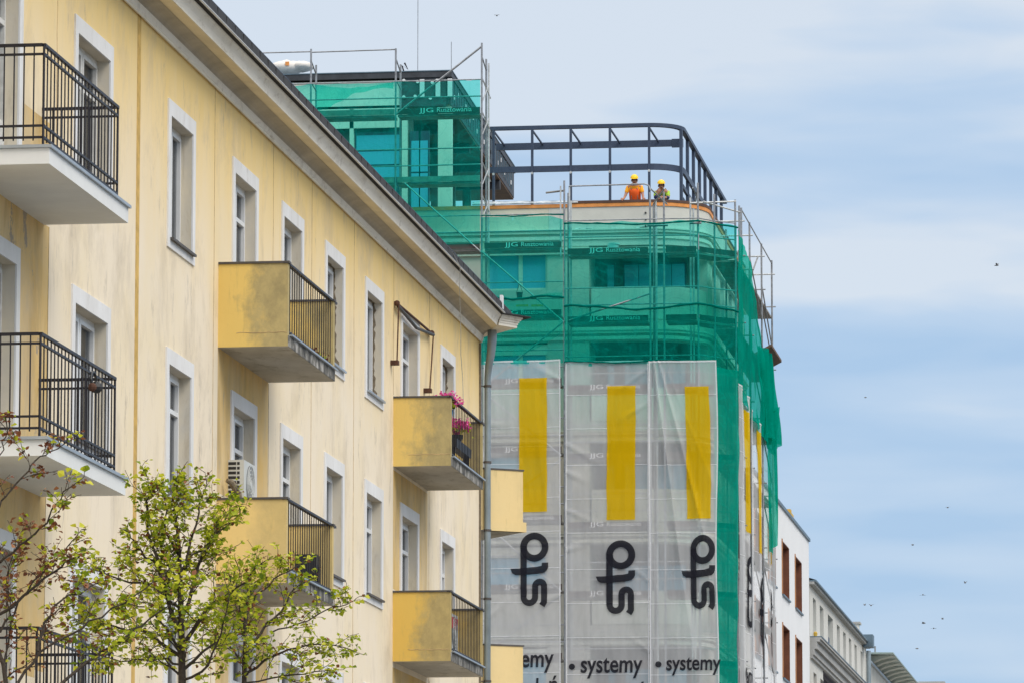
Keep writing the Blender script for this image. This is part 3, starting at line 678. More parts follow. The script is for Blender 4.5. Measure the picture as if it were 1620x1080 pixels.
# ------------------------------------------------------------------ round-cornered building under construction
YF = 149.35; R0 = 1.7; SL = R0*PI/2
def FP(s, d, z=0.0):
    if s < 0: return Vector((-16.1+s, YF-d, z))
    if s > SL: return Vector((-14.4+d, 151.05+(s-SL), z))
    a = -PI/2+s/R0; r = R0+d; return Vector((-16.1+r*math.cos(a), 151.05+r*math.sin(a), z))
SEND = SL+11.8
def sx(px, py=450): return Xat(px, YF, py)+16.1          # path parameter of a photo column on the straight front
def ssteps(a, b):
    st = [a]; 
    for k in range(1, 12):
        t = SL*k/12
        if a < t < b: st.append(t)
    for t in (0, SL):
        if a < t < b: st.append(t)
    st.append(b); return sorted(set(st))
def band(mb, s0, s1, z0, z1, d0, d1, top=None):
    st = ssteps(s0, s1); n = len(st); vs = []
    for t in st: vs += [FP(t, d0, z0), FP(t, d1, z0), FP(t, d1, z1), FP(t, d0, z1)]
    fs = []
    for i in range(n-1):
        for k in range(4): a, b = 4*i+k, 4*i+(k+1) % 4; fs.append((a, b, b+4, a+4))
    fs += [(0, 1, 2, 3), tuple(4*(n-1)+k for k in (3, 2, 1, 0))]
    mb.add(vs, fs); return mb
tower = thing('apartment_block', 'pale round cornered block under construction, wrapped in scaffolding and green net', 'building', (-20, 155, 0))
ZF = [22.76-3.01*k for k in range(8)]                    # storey floors
LOG0, LOG1 = sx(932), 2.45
winf = [(sx(770), sx(866)), (sx(560), sx(700))]
sidew = [(SL+1.1, SL+2.2), (SL+3.7, SL+4.9), (SL+6.4, SL+7.6), (SL+9.1, SL+10.3)]
S0 = -16.0
for k, zf in enumerate(ZF):
    if zf < -2: break
    zt = zf+2.33; w_ = MB(); zn = zf+3.01 if k else 26.0
    op = sorted([(a, b, zf+.95, zt) for a, b in winf]+[(LOG0, LOG1, zf, zt)]+[(a, b, zf+.1, zt+.05) for a, b in sidew])
    band(w_, S0, SEND, zt+.06, zn, -.3, 0)               # spandrel above openings
    cur = S0
    for a, b, z0, z1 in op:
        band(w_, cur, a, zf, zt+.058, -.3, 0)
        if z0 > zf+.01: band(w_, a, b, zf, z0, -.3, -.001)
        cur = b
    band(w_, cur, SEND, zf, zt+.058, -.3, 0)
    w_.build('storey_wall', 'facade', tower)
    m_ = MB(); band(m_, S0, SEND, zt+.10, zt+.2, 0, .07); band(m_, S0, SEND, zt+.28, zt+.36, 0, .12); band(m_, S0, SEND, zt+.36, zt+.40, 0, .16); m_.build('string_course', 'facade2', tower)
    # floor slab
    m_ = MB(); pts = [FP(t, -.31, 0) for t in ssteps(S0, SEND)]
    lo = [Vector((p.x, p.y, zf-.25)) for p in pts]+[Vector((-32.1, 162.8, zf-.25))]; hi = [v+Vector((0, 0, .25)) for v in lo]; n = len(lo)
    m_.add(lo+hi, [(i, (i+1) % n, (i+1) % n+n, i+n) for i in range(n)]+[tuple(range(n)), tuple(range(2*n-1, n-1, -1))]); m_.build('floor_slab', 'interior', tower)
    # loggia: balustrade, back wall with blue glazing, piers
    m_ = MB(); band(m_, LOG0+.06, LOG1-.02, zf+.02, zf+1.0, -.14, -.03); m_.build('balustrade', 'facade2', tower)
    m_ = MB(); band(m_, LOG0-.3, LOG0, zf+.001, zt, -1.6, -.31); m_.build('loggia_wall', 'facade', tower)
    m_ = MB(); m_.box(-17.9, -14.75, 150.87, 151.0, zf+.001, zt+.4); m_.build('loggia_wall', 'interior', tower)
    for pa, pb2 in ((961, 971), (988, 1010), (1011, 1029), (1040, 1062), (1063, 1083)):
        a, b = Xat(pa, 150.75, 440), Xat(pb2, 150.75, 440); f = MB(); f.box(a-.04, b+.04, 150.80, 150.86, zf+.2, zf+1.92); fo = f.build('window', 'navy', tower)
        g_ = MB(); g_.box(a, b, 150.77, 150.795, zf+.25, zf+1.86)
        g_.build('pane', 'bglass', fo)
    for a, b in winf:
        f = MB(); mid = a+(b-a)*.55; 
        for u0, u1 in ((a, a+.07), (mid-.06, mid+.06), (b-.07, b)): band(f, u0, u1, zf+.951, zt, -.22, -.12)
        band(f, a+.07, b-.07, zf+.951, zf+1.02, -.221, -.121); band(f, a+.07, b-.07, zt-.07, zt, -.221, -.121)
        fo = f.build('window', 'facade2', tower); g_ = MB(); band(g_, a+.07, b-.07, zf+1.02, zt-.07, -.19, -.17); g_.build('pane', 'bglass', fo)
        h_ = MB(); band(h_, a, b, zt-.30, zt+.0, -.11, -.05); h_.build('roller_box', 'facade2', fo)
    for a, b in sidew:
        f = MB(); mid = (a+b)/2
        for u0, u1 in ((a, a+.06), (mid-.04, mid+.04), (b-.06, b)): band(f, u0, u1, zf+.1, zt+.05, -.22, -.12)
        fo = f.build('window', 'frame', tower); g_ = MB(); band(g_, a+.06, b-.06, zf+.1, zt+.05, -.19, -.17); g_.build('pane', 'bglass', fo)
# parapet with render boards, coping
pb_ = MB(); band(pb_, S0, sx(868), 25.0, 26.16, -.29, .02); pb_.build('parapet', 'grc2', tower)
pb_ = MB(); band(pb_, sx(868)+.004, sx(1040), 25.0, 26.16, -.29, .025); pb_.build('parapet', 'grc', tower)
pb_ = MB(); band(pb_, sx(1040)+.004, SEND, 25.0, 26.16, -.29, .022); pb_.build('parapet', 'grc', tower)
pb_ = MB(); band(pb_, S0, SEND, 24.75, 24.86, .0, .10); band(pb_, S0, SEND, 24.86, 24.92, .0, .16); pb_.build('cornice', 'facade2', tower)
pb_ = MB(); band(pb_, S0, SEND, 26.162, 26.27, -.25, .055); pb_.build('coping', 'copper', tower)
pb_ = MB(); band(pb_, sx(905), SEND, 26.272, 26.35, -.3, .07); pb_.build('coping_cap', 'copper_dark', tower)
for px, z in ((1022, 25.95), (1022, 25.75), (1022, 25.55)):
    s = MB(); p = FP(sx(px), .03, z); s.tube([p, p-Vector((0, .03, 0))], .03, 8); s.build('anchor_cap', 'black_plastic', tower)
# terrace floor
m_ = MB(); pts = [FP(t, -.31, 0) for t in ssteps(S0, SEND)]
lo = [Vector((p.x, p.y, 25.2)) for p in pts]+[Vector((-32.1, 162.8, 25.2))]; hi = [v+Vector((0, 0, .2)) for v in lo]; n = len(lo)
m_.add(lo+hi, [(i, (i+1) % n, (i+1) % n+n, i+n) for i in range(n)]+[tuple(range(n)), tuple(range(2*n-1, n-1, -1))]); m_.build('terrace_slab', 'interior', tower)
s = MB(); s.box(-32.1, -30, 149.0, 162.9, 0, 25.1); s.box(-32, -14.72, 162.5, 162.9, 0, 25.1); s.build('rear_wall', 'facade', tower)
# scraped filler marks on the render boards
s = MB(); rnd = random.Random(11)
for k in range(26):
    t = sx(906)+rnd.random()*2.1; z = 25.46+rnd.uniform(-.03, .03); a = FP(t, .0275, z); s.add([a, a+Vector((rnd.uniform(.1, .3), 0, rnd.uniform(-.01, .01))), a+Vector((rnd.uniform(.1, .3), 0, rnd.uniform(.03, .07))), a+Vector((.0, 0, .05))], [(0, 1, 2, 3)])
s.build('filler_streak', 'white_plastic', tower)
s = MB(); a = FP(sx(810), .024, 25.8); s.add([a, a+Vector((.05, 0, .02)), a+Vector((.06, 0, .2)), a+Vector((.01, 0, .22))], [(0, 1, 2, 3)]); s.build('filler_streak', 'white_plastic', tower)
# foil over the parapet, left
s = MB(); rnd = random.Random(5)
def foil(u, v):
    x0 = -21.3; x1 = FP(sx(915), 0).x; x = x0+(x1-x0)*u; hgt = .13*(1-u*.3)
    return Vector((x, YF-.07-.03*math.sin(v*5)+.03*mnoise.noise(Vector((x*6, v*3, 1))), 26.28+hgt*v*(.9+.3*mnoise.noise(Vector((x*2.5, 0, 7))))))
s.grid(foil, 90, 5); o = s.build('plastic_foil', 'foil'); tag(base(o, s, (-19.5, YF, 26.28)), 'crumpled transparent foil laid along the orange parapet edge', 'plastic sheet')
# --- penthouse
XP = -22.2
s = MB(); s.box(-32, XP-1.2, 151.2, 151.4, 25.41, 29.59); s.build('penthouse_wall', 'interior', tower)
def slanted(x0, x1a, x1b, ya, yb, z0, z1):        # slab whose street side runs from x1a to x1b
    m_ = MB(); slab([Vector((x0, ya, 0)), Vector((x1a, ya, 0)), Vector((x1b, yb, 0)), Vector((x0, yb, 0))], z0, z1, mb=m_); return m_
XQ = XP-.42; YQ = 168.5
slanted(-32, XP-.02, XQ-.02, 150.95, YQ-.05, 29.60, 29.68).build('penthouse_soffit', 'brownply', tower)
slanted(-32, XP+.04, XQ+.04, 150.85, YQ, 30.50, 30.68).build('roof_edge_beam', 'navy2', tower)
slanted(-32, XP+.06, XQ+.06, 150.83, YQ+.02, 30.682, 30.71).build('roof_flashing', 'slate', tower)
s = MB(); slab([Vector((XP-.12, 150.95, 0)), Vector((XP, 150.95, 0)), Vector((XQ, YQ-.05, 0)), Vector((XQ-.12, YQ-.05, 0))], 29.66, 30.498, mb=s); s.box(-23.75, XP-.125, 150.9, 151.02, 29.62, 30.498); s.build('roof_fascia', 'navy2', tower)
s = MB(); s.box(-32, -23.77, 150.95, 151.0, 29.0, 30.45); s.build('roof_fascia', 'facade2', tower)
def fx_(y): return XP+(XQ-XP)*(y-150.95)/(YQ-151)
for i in range(28):
    y = 151.3+i*.6; s = MB(); s.box(fx_(y)-.02, fx_(y)+.035, y, y+.05, 29.8, 30.45); s.build('fascia_post', 'slate', tower)
for i in range(17):
    y = 151.7+i*.98; z = 29.95+.25*(i % 2); s = MB(); s.box(fx_(y)-.02, fx_(y)+.022, y, y+.12, z, z+.14); s.build('vent_slot', 'white_plastic', tower)
for px in (668, 693, 712):
    x = Xat(px, 150.88, 125); s = MB(); s.box(x-.07, x+.07, 150.84, 150.895, 29.9, 30.44); s.build('white_post', 'white_plastic', tower)
for px, py in ((639, 128), (661, 130), (684, 131), (639, 154), (657, 153), (681, 156)):
    p = onY(px, py, 150.87); s = MB(); s.tube([p, p-Vector((0, .04, 0))], .05, 10); s.build('insulation_washer', 'white_plastic', tower)
for px, wd, mk in ((637, .08, 'facade2'), (701, .21, 'facade2'), (553, .06, 'facade2')):
    x = Xat(px, 150.6, 240); s = MB(); s.box(x-wd, x+wd, 150.95, 151.18, 25.41, 29.59); s.build('column', mk, tower)
for px0, px1 in ((563, 632), (650, 662), (664, 676)):
    x0, x1 = Xat(px0, 151, 240), Xat(px1, 151, 240); s = MB(); s.box(x0-.05, x1+.05, 151.12, 151.18, 25.5, 28.9); fo = s.build('window', 'navy', tower)
    s = MB(); zz = [(25.6, 26.3), (26.35, 26.95), (27.5, 27.85), (27.9, 28.3), (28.35, 28.8)] if px0 < 600 else [(25.6, 27.6), (27.65, 28.6)]
    for a, b in zz: s.box(x0, x1, 151.10, 151.118, a, b)
    s.build('pane', 'bglass', fo)
for y in (154, 157.5, 161, 164.5):
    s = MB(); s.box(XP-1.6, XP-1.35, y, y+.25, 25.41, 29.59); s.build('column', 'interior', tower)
    s = MB(); s.box(-26, XP-.35, y-.1, y+.1, 29.3, 29.59); s.build('beam', 'navy2', tower)
for x, z1 in ((Xat(661, 153, 60), 34.5), (Xat(714, 153, 80), 32.0)):
    s = MB(); s.rod((x, 153, 30.7), (x, 153, z1), .012, 5); s.build('lightning_rod', 'steel', tower)
s = MB(); s.tube([onY(640, 118, 151.5), onY(636, 104, 151.5), onY(645, 110, 151.5), onY(640, 100, 151.5)], .03, 5); s.build('bent_bar', 'iron', tower)
# sacks on the roof
rnd = random.Random(3)
for i, (px, py, rx, rz, lab) in enumerate(((455, 108, .55, .22, 'white woven sack with orange print lying leftmost on the roof edge beam'), (478, 106, .35, .16, 'smaller white sack next to the left scaffold post on the roof'))):
    p = onY(px, py, 152.2); s = MB(); s.ball((0, 0, 0), 1, 16, 10)
    s.v = [(p.x+v[0]*rx*(1+.2*mnoise.noise(Vector(v)*2+Vector((i*5, 0, 0)))), p.y+v[1]*.4, p.z+v[2]*rz*(1+.35*mnoise.noise(Vector(v)*2.5+Vector((i*9, 2, 0))))) for v in s.v]
    o = s.build('rubble_sack', 'sack', None, True); tag(base(o, s, p-Vector((0, 0, rz))), lab, 'sack')
    if i == 0:
        s = MB(); s.box(p.x+.0, p.x+.12, p.y-.415, p.y-.40, p.z-.0, p.z+.12); s.build('print', 'copper', o).location = -o.location
# ------------------------------------------------------------------ steel frame on the terrace
fr = thing('steel_frame', 'dark navy steel frame with curved corner standing on the roof terrace', 'steel frame', (-16, 150.2, 25.4))
R1 = 1.0; SC1 = R1*PI/2
def SP(s, z, d=0):
    if s < 0: return Vector((-16.15+s, 150.2-d, z))
    if s > SC1: return Vector((-16.15+R1+d, 151.2+(s-SC1), z))
    a = -PI/2+s/R1; r = R1+d; return Vector((-16.15+r*math.cos(a), 151.2+r*math.sin(a), z))
def sband(mb, s0, s1, z0, z1, d0, d1):
    st = sorted(set([s0, s1]+[t for t in [SC1*k/8 for k in range(9)] if s0 < t < s1])); vs = []
    for t in st: vs += [SP(t, z0, d0), SP(t, z0, d1), SP(t, z1, d1), SP(t, z1, d0)]
    n = len(st); fs = [(0, 1, 2, 3), tuple(4*(n-1)+k for k in (3, 2, 1, 0))]
    for i in range(n-1):
        for k in range(4): a, b = 4*i+k, 4*i+(k+1) % 4; fs.append((a, b, b+4, a+4))
    mb.add(vs, fs)
sl = -4.75; sr = SC1+13.6
for z0, z1, d0, d1, nm in ((28.70, 28.81, -.09, .05, 'top_beam'), (27.40, 27.58, -.05, .03, 'middle_beam')):
    s = MB(); sband(s, sl, (sr if nm != 'inner_beam' else .55), z0, z1, d0, d1); s.build(nm, 'navy', fr)
s = MB(); s.box(Xat(785, 151.75, 250), Xat(1079, 151.75, 250), 151.7, 151.8, 28.36, 28.56); s.build('inner_beam', 'navy', fr)
s = MB(); s.box(Xat(1063, 151.75, 250), Xat(1081, 151.75, 250), 151.69, 151.81, 28.33, 28.58); s.build('corner_plate', 'navy', fr)
xs = [Xat(p, 150.2, 250)+16.15 for p in (781, 842, 903, 965, 1027)]
for t in xs:
    s = MB(); p = SP(t, 0); s.box(p.x-.035, p.x+.035, p.y-.05, p.y+.05, 25.4, 28.7); s.build('post', 'navy', fr)
    s = MB(); s.bar((p.x, p.y, 28.68), (p.x+.12, p.y+1.5, 28.5), .04, .05); s.build('bracket', 'navy', fr)
    s = MB(); s.rod((p.x, p.y-.06, 27.36), (p.x, p.y-.02, 27.36), .04, 8); s.build('bolt_plate', 'steel_light', fr)
for i, yp in enumerate((150.85, 152.75, 154.6, 156.5, 158.3, 160.2, 161.9, 163.8)):
    s = MB(); p = Vector((-15.15, yp, 0)); s.box(p.x-.09, p.x+.0, p.y-.09, p.y+.09, 25.4, 28.7); s.build('post', 'navy', fr)
for i in range(4):
    p = SP(SC1+.9+1.75*i, 0); s = MB()
    for z in (26.6, 27.0): s.box(p.x-.1, p.x-.02, p.y-.8, p.y+.8, z, z+.12)
    s.build('cross_rail', 'navy', fr)
# ------------------------------------------------------------------ scaffolding
scf = thing('scaffolding', 'galvanised tube scaffolding around the round cornered block with dark toe boards', 'scaffolding', (-18, 148, 0))
YO, YI = 148.0, 148.72
def X8(px): return Xat(px, YO, 500)
XS = [-28.55, X8(490), X8(625), X8(762), X8(893), X8(1029)]
LIFT = [24.55-2.02*k for k in range(9)]
UP = [28.85, 26.80]
def upright(x, y, z0, z1, m='steel'): s = MB(); s.rod((x, y, z0), (x, y, z1), .03, 7); return s.build('upright', m, scf)
for i, x in enumerate(XS):
    top = [31.0, 30.9, 30.85, 30.95, 26.75, 26.35][i]
    upright(x, YO, 4, top); upright(x+.03, YI, 4, top-.35+(.0 if i < 4 else .1))
    if i >= 3: upright(x+.12, YI-.1, 4, top-.5, 'steel_light')
# corner standards
CP = [(X8(1051), 148.0, 26.35), (Xat(1105, 148.02), 148.02, 26.6), (Xat(1131, 148.6), 148.6, 26.35), (-13.42, 149.1, 26.25)]
for x, y, t in CP: upright(x, y, 4, t)
IC = [(Xat(1038, 148.7), 148.7, 26.2), (Xat(1093, 148.85), 148.85, 26.3), (Xat(1099, 149.2), 148.95, 26.0)]
for x, y, t in IC: upright(x, y, 4, t, 'steel_light')
SY = [150.9, 153.7, 157.95, 161.8]; SX = -13.4
upright(SX, 150.2, 4, 26.25)
for y in SY: upright(SX, y, 4, 26.3 if y < 161 else 26.35)
for y in (153.7, 157.95, 161.8): upright(SX-.72, y, 4, 26.1)
def rail(p, q, nm='guard_rail', r=.021, m='steel'): s = MB(); s.rod(p, q, r, 6); return s.build(nm, m, scf)
# upper left section
zt = 30.82
rail((XS[0], YO, zt), (XS[1], YO, zt-.0)); rail((XS[1], YO, zt-.02), (XS[2], YO, zt+.0))
rail((XS[2], YO, 28.85), (XS[3], YO, 30.85), 'diagonal_brace', .032)
for x in XS[1:4]:
    s = MB(); s.rod((x, YO, 30.55), (x+.03, YI, 30.25), .02, 6); s.rod((x, YO, 29.9), (x+.03, YI, 29.75), .02, 6); s.build('end_frame', 'steel', scf)
def toetext(x0, x1, z, y, frac=.6, start=.3):
    w1 = (x1-x0)*frac; t, f, wd = text2d('JJG', w1*.27); t2, f2, w2 = text2d('Rusztowania', w1*.66)
    m_ = MB(); xx = x0+(x1-x0)*start
    m_.add([(xx+a, y-.026, z+.035+b*.55) for a, b in t], f); m_.add([(xx+w1*.34+a, y-.026, z+.035+b*.95) for a, b in t2], f2); return m_
def deck(x0, x1, z, txt=True, light=False):
    s = MB(); n = 2; wy = (YI-YO-.06)/n
    for i in range(n): s.box(x0+.04, x1-.04, YO+.03+i*wy, YO+.03+(i+1)*wy-.02, z-.06, z)
    d = s.build('deck', 'deck', scf)
    s = MB(); s.box(x0+.03, x1-.03, YO-.02, YO+.01, z+.002, z+.17); tb = s.build('toe_board', 'toe' if not light else 'deck', d)
    if txt: toetext(x0, x1, z+.01, YO, .62 if txt is True else .5, .27).build('lettering', 'lettering', d)
for k, z in enumerate(UP):
    deck(XS[1], XS[2]-.01, z, False, True); deck(XS[2]+.02, XS[3]-.02, z, k == 0, k == 1); deck(XS[0], XS[1]-.01, z, False, True)
    for i in range(3):
        for dz in (.5, 1.0):
            rail((XS[i], YO-.0, z+dz), (XS[i+1], YO, z+dz))
for k, z in enumerate(LIFT):
    zl = z+.22
    deck(XS[3]+.05, XS[4]-.06, zl); deck(XS[2], XS[3]-.03, zl, False)
    deck(XS[4]+.07, XS[5]-.03, z); deck(CP[0][0]+.02, CP[1][0]-.02, z, False)
    for a, b, zz in ((XS[2], XS[3], zl), (XS[3], XS[4], zl), (XS[4], XS[5], z), (XS[5], CP[0][0], z), (CP[0][0], CP[1][0], z)):
        s = MB()
        for dz in (.5, 1.0): s.rod((a, YO-.0, zz+dz), (b, YO if b > -15 and False else YO, zz+dz), .02, 6)
        if a == CP[0][0]: s = MB(); [s.rod((a, YO, zz+dz), (b, CP[1][1], zz+dz), .02, 6) for dz in (.5, 1.0)]
        y2_ = CP[1][1] if a == CP[0][0] else YO; s.rod((a+.02, YO, zz+.5), (a+.02, YO, zz+1.0), .014, 5); s.rod((b-.02, y2_, zz+.5), (b-.02, y2_, zz+1.0), .014, 5); s.build('guard_rail', 'steel', scf)
    # corner bays: decks on the diagonal and along the side
    s = MB()
    quad_ = [Vector((CP[1][0], CP[1][1]+.05, z)), Vector((CP[2][0], CP[2][1], z)), Vector((CP[3][0]-.02, CP[3][1], z)), Vector((-14.1, 149.6, z)), Vector((CP[1][0]-.1, 148.95, z))]
    slab(quad_, z-.06, z, mb=s); s.box(-14.12, SX-.03, 149.7, 162, z-.061, z-.001); dk = s.build('deck', 'deck', scf)
    s = MB()
    for (a, b) in ((CP[1], CP[2]), (CP[2], CP[3])):
        s.bar((a[0], a[1], z+.09), (b[0], b[1], z+.09), .025, .16)
    s.build('toe_board', 'toe', dk)
    s = MB()
    s.rod((CP[2][0], CP[2][1]-.01, z+.5), (CP[2][0], CP[2][1]-.01, z+1.0), .016, 5)
    for (a, b) in ((CP[1], CP[2]), (CP[2], CP[3])):
        for dz in (.5, 1.0): s.rod((a[0], a[1], z+dz), (b[0], b[1], z+dz), .02, 6)
    s.build('guard_rail', 'steel', scf)
    for (a, b, ex) in ((149.1, 153.7, 0), (153.7, 157.95, 0), (157.95, 161.8, 0)):
        if k == 0 or a > 150:
            s = MB(); s.rod((SX, a, z-.2), (SX, b, z-1.5 if a > 150 else z-.2), .02, 6); s.rod((SX, a, z+.6), (SX, b, z+.6 if k else z+.6), .001, 4) if False else None
            s.build('diagonal_brace', 'steel', scf)
    for y in (150.9, 153.7, 157.95, 161.8):
        s = MB(); s.rod((SX-.74, y, z+.3), (SX+.12, y, z+.3), .022, 6); s.rod((SX-.6, y, z+.3), (SX-.05, y, z+.05), .018, 6) if k else None; s.build('end_frame', 'steel', scf)
# top side rail and transoms
rail((SX, 150.95, 26.25), (SX, 161.85, 26.25)); rail((SX, 153.7, 25.2), (SX, 157.95, 23.9), 'diagonal_brace'); rail((SX, 157.95, 25.0), (SX, 161.8, 23.5), 'diagonal_brace')
for y in SY:
    rail((SX-.9, y, 25.9), (SX+.1, y, 25.9), 'transom', .026, 'steel_light')
rail((SX-.1, 157.9, 25.9), (SX-.7, 157.9, 24.3), 'diagonal_brace', .028, 'steel_light')
rail((-14.3, 148.4, 26.1), (SX+.02, 150.2, 26.05), 'transom', .026, 'steel_light')
rail((Xat(1092, 148.3), 148.3, 26.05), (SX, 149.1, 26.2), 'transom', .026, 'steel_light')
# big front braces
def zyy(px, py): p = onY(px, py, YO-.04); return p
for a, b in (((640, 290), (762, 400)), ((762, 398), (890, 508)), ((893, 508), (767, 610)), ((900, 507), (1028, 465)), ((770, 625), (888, 720)), ((888, 726), (770, 810)), ((770, 830), (888, 935)), ((888, 940), (785, 1020))):
    rail(zyy(*a), zyy(*b), 'diagonal_brace', .026)
# access frames rising above the parapet
for x0, x1, z in ((X8(1030), X8(1052), 25.35), (X8(1097), X8(1105), 25.4)):
    s = MB(); s.rod((x0-.1, YO-.02, z), (x1+.1, YO-.02, z), .035, 6); s.rod((x0, YI, 26.1), (x1, YO, 26.45), .022, 6); s.rod((x0, YO, 26.45), (x1, YI, 26.1), .022, 6); s.build('coupler_bar', 'steel', scf)
s = MB(); pts = [(X8(900), YO, 26.58), (X8(1020), YO, 26.6), (X8(1027), YO, 26.55), (X8(1030), YO, 26.4)]; s.tube(pts, .022, 7); s.build('guard_rail', 'steel', scf)
rail((X8(862), YO+.3, 26.45), (X8(893), YO+.1, 26.47), 'loose_board', .03, 'deck')
for px in (887, 893, 901):
    rail((X8(px), YO+.02, 24.5), (X8(px), YO+.02, 26.6), 'spigot', .026, 'steel_light')
# ladder of knots at the left tower edge
for z0 in (29.9, 28.9, 27.4, 26.4):
    s = MB(); s.rod((XS[3], YO, z0), (XS[3]+.16, YI, z0-.5), .02, 6); s.rod((XS[3]+.02, YO, z0-.7), (XS[3]+.2, YO+.1, z0-.2), .018, 6); s.build('end_frame', 'steel_light', scf)
# wooden platform sticking out on the side
s = MB(); s.obox((SX-.1, 159.6, 22.85), (.42, 0, .22), (0, 1.9, 0), (0, 0, .04)); s.build('side_platform', 'brownply', scf)
# ------------------------------------------------------------------ nets
def nz(x, y, z): return mnoise.noise(Vector((x, y, z)))
def net(name, label, fn, nu, nv, m='net', group='green safety nets on the scaffolding', cat='safety net', solid=0):
    s = MB(); s.grid(fn, nu, nv); o = s.build(name, m, None, True)
    return tag(base(o, s, fn(.5, 0)), label, cat, group)
def lerp(a, b, t): return a+(b-a)*t
YN = YO-.07
def path_pts(pts):
    L = [0]
    for a, b in zip(pts, pts[1:]): L.append(L[-1]+(Vector(b)-Vector(a)).length)
    def f(t):
        d = t*L[-1]
        for i in range(len(pts)-1):
            if d <= L[i+1]+1e-6: return Vector(pts[i]).lerp(Vector(pts[i+1]), (d-L[i])/(L[i+1]-L[i])), Vector(pts[i+1])-Vector(pts[i])
        return Vector(pts[-1]), Vector(pts[-1])-Vector(pts[-2])
    return f
# upper left
def f_up(u, v):
    x = lerp(XS[0], XS[3]-.04, u); zt = 29.84-.16*abs(math.sin((x-XS[2])*PI/2.6))*(1 if x < XS[2] else .25)-.04*nz(x*3, 0, 0)
    return Vector((x, YN+.05*nz(x*1.3, v*4, 3), lerp(24.9, zt, v)))
net('safety_net', 'green net over the raised left part of the scaffolding', f_up, 150, 60)
# torn loose net inside upper left bay
def f_torn(u, v):
    x = lerp(XS[1]+.1, XS[2]-.1, u); top = 29.85; bot = 29.7-1.15*abs(1-u*1.15)**1.6*(.7+.5*nz(u*5, 0, 2))
    return Vector((x, YN+.25+.12*nz(x*2, v*3, 9), lerp(bot, top, v)))
net('safety_net', 'crumpled loose green net hanging inside the top left scaffold bay', f_torn, 50, 14, 'net')
# left main bay and front/corner
def f_l(u, v):
    x = lerp(XS[3]-.02, XS[4]-.03, u); sag = .07*math.sin(PI*u)
    zt = 25.72-.02-sag*.2-.12*max(0, (u-.85)/.15); zb = 21.32-.03*nz(x*2, 0, 0)
    return Vector((x, YN+.05*nz(x*1.3, v*4, 13)-.02, lerp(zb, zt, v)))
net('safety_net', 'green net across the bay left of the middle scaffold post above the white banners', f_l, 60, 60)
fpt = path_pts([(XS[4]+.0, YN, 0), (CP[0][0], YN, 0), (CP[1][0], CP[1][1]-.07, 0), (CP[2][0]+.03, CP[2][1]-.07, 0), (CP[3][0]+.05, CP[3][1]-.03, 0)])
def f_m(u, v):
    p, d = fpt(u); nrm = Vector((d.y, -d.x, 0)).normalized()
    zt = 25.50-.07*abs(math.sin(u*PI*3.2)); zb = lerp(21.32, 21.0, u)-.06*abs(math.sin(u*PI*3.5))
    return Vector((p.x, p.y, lerp(zb, zt, v)))+nrm*(.05*nz(u*6, v*5, 3)+.04*nz(u*16, v*2, 8))
net('safety_net', 'green net wrapping the front right bays and round the corner above the white banners', f_m, 120, 60)
fov = path_pts([(XS[4]+.02, YN-.03, 0), (CP[0][0], YN-.03, 0), (CP[1][0], CP[1][1]-.1, 0), (CP[2][0]+.05, CP[2][1]-.1, 0), (CP[3][0]+.08, CP[3][1]-.05, 0)])
def f_o(u, v):
    p, d = fov(u); nrm = Vector((d.y, -d.x, 0)).normalized(); zt = 22.93+.07*math.sin(u*9+1)
    return Vector((p.x, p.y, lerp(21.36-.25*u, zt, v)))+nrm*(.03+.05*nz(u*9, v*3, 23))
net('safety_net', 'second green net layer doubled below the dark rolled hem of the front bays', f_o, 110, 30, 'net_thin')
def f_p(u, v):
    x = lerp(XS[3]+.02, XS[4]-.05, u); return Vector((x, YN-.05+.05*nz(x*2, v*3, 33), lerp(23.30-.1*math.sin(u*5), lerp(21.4, 22.2, u**2), 1-v)))
net('safety_net', 'second green net layer hanging across the left bay blue windows', f_p, 50, 30, 'net_thin')
# horizontal overlap hems
def hem(pts, z0, amp, lab, r=.035):
    f = path_pts(pts); s = MB(); P = []
    for i in range(61):
        p, d = f(i/60); P.append((p.x, p.y-.03, z0+amp*math.sin(i/60*9+1)+amp*.6*nz(i*.2, 0, 0)))
    s.tube(P, [r*(1+.5*nz(i*.5, 4, 0)) for i in range(61)], 6); o = s.build('net_hem', 'net_hem', None, True)
    return tag(base(o, s, P[30]), lab, 'net hem', 'rolled hems of the green nets')
FR = [(XS[4], YN-.03, 0), (CP[0][0], YN-.03, 0), (CP[1][0], CP[1][1]-.1, 0), (CP[2][0]+.05, CP[2][1]-.1, 0), (CP[3][0]+.08, CP[3][1]-.05, 0)]
hem([(XS[3], YN-.03, 0), (XS[4], YN-.03, 0)], 23.27, .04, 'dark rolled net hem crossing the blue windows of the left bay')
hem(FR, 22.93, .07, 'dark rolled net hem crossing below the green balustrade round the corner')
hem(FR, 25.42, .035, 'rolled net hem along the top edge of the front net, below the workers', .028)
hem([(XS[3], YN-.03, 0), (XS[4], YN-.03, 0)], 25.72, .02, 'rolled net hem along the top of the left bay net', .022)
hem([(XS[4], YN-.03, 0), (CP[0][0], YN-.03, 0), (CP[1][0], CP[1][1]-.1, 0)], 21.33, .03, 'rolled net hem just above the white banners', .022)
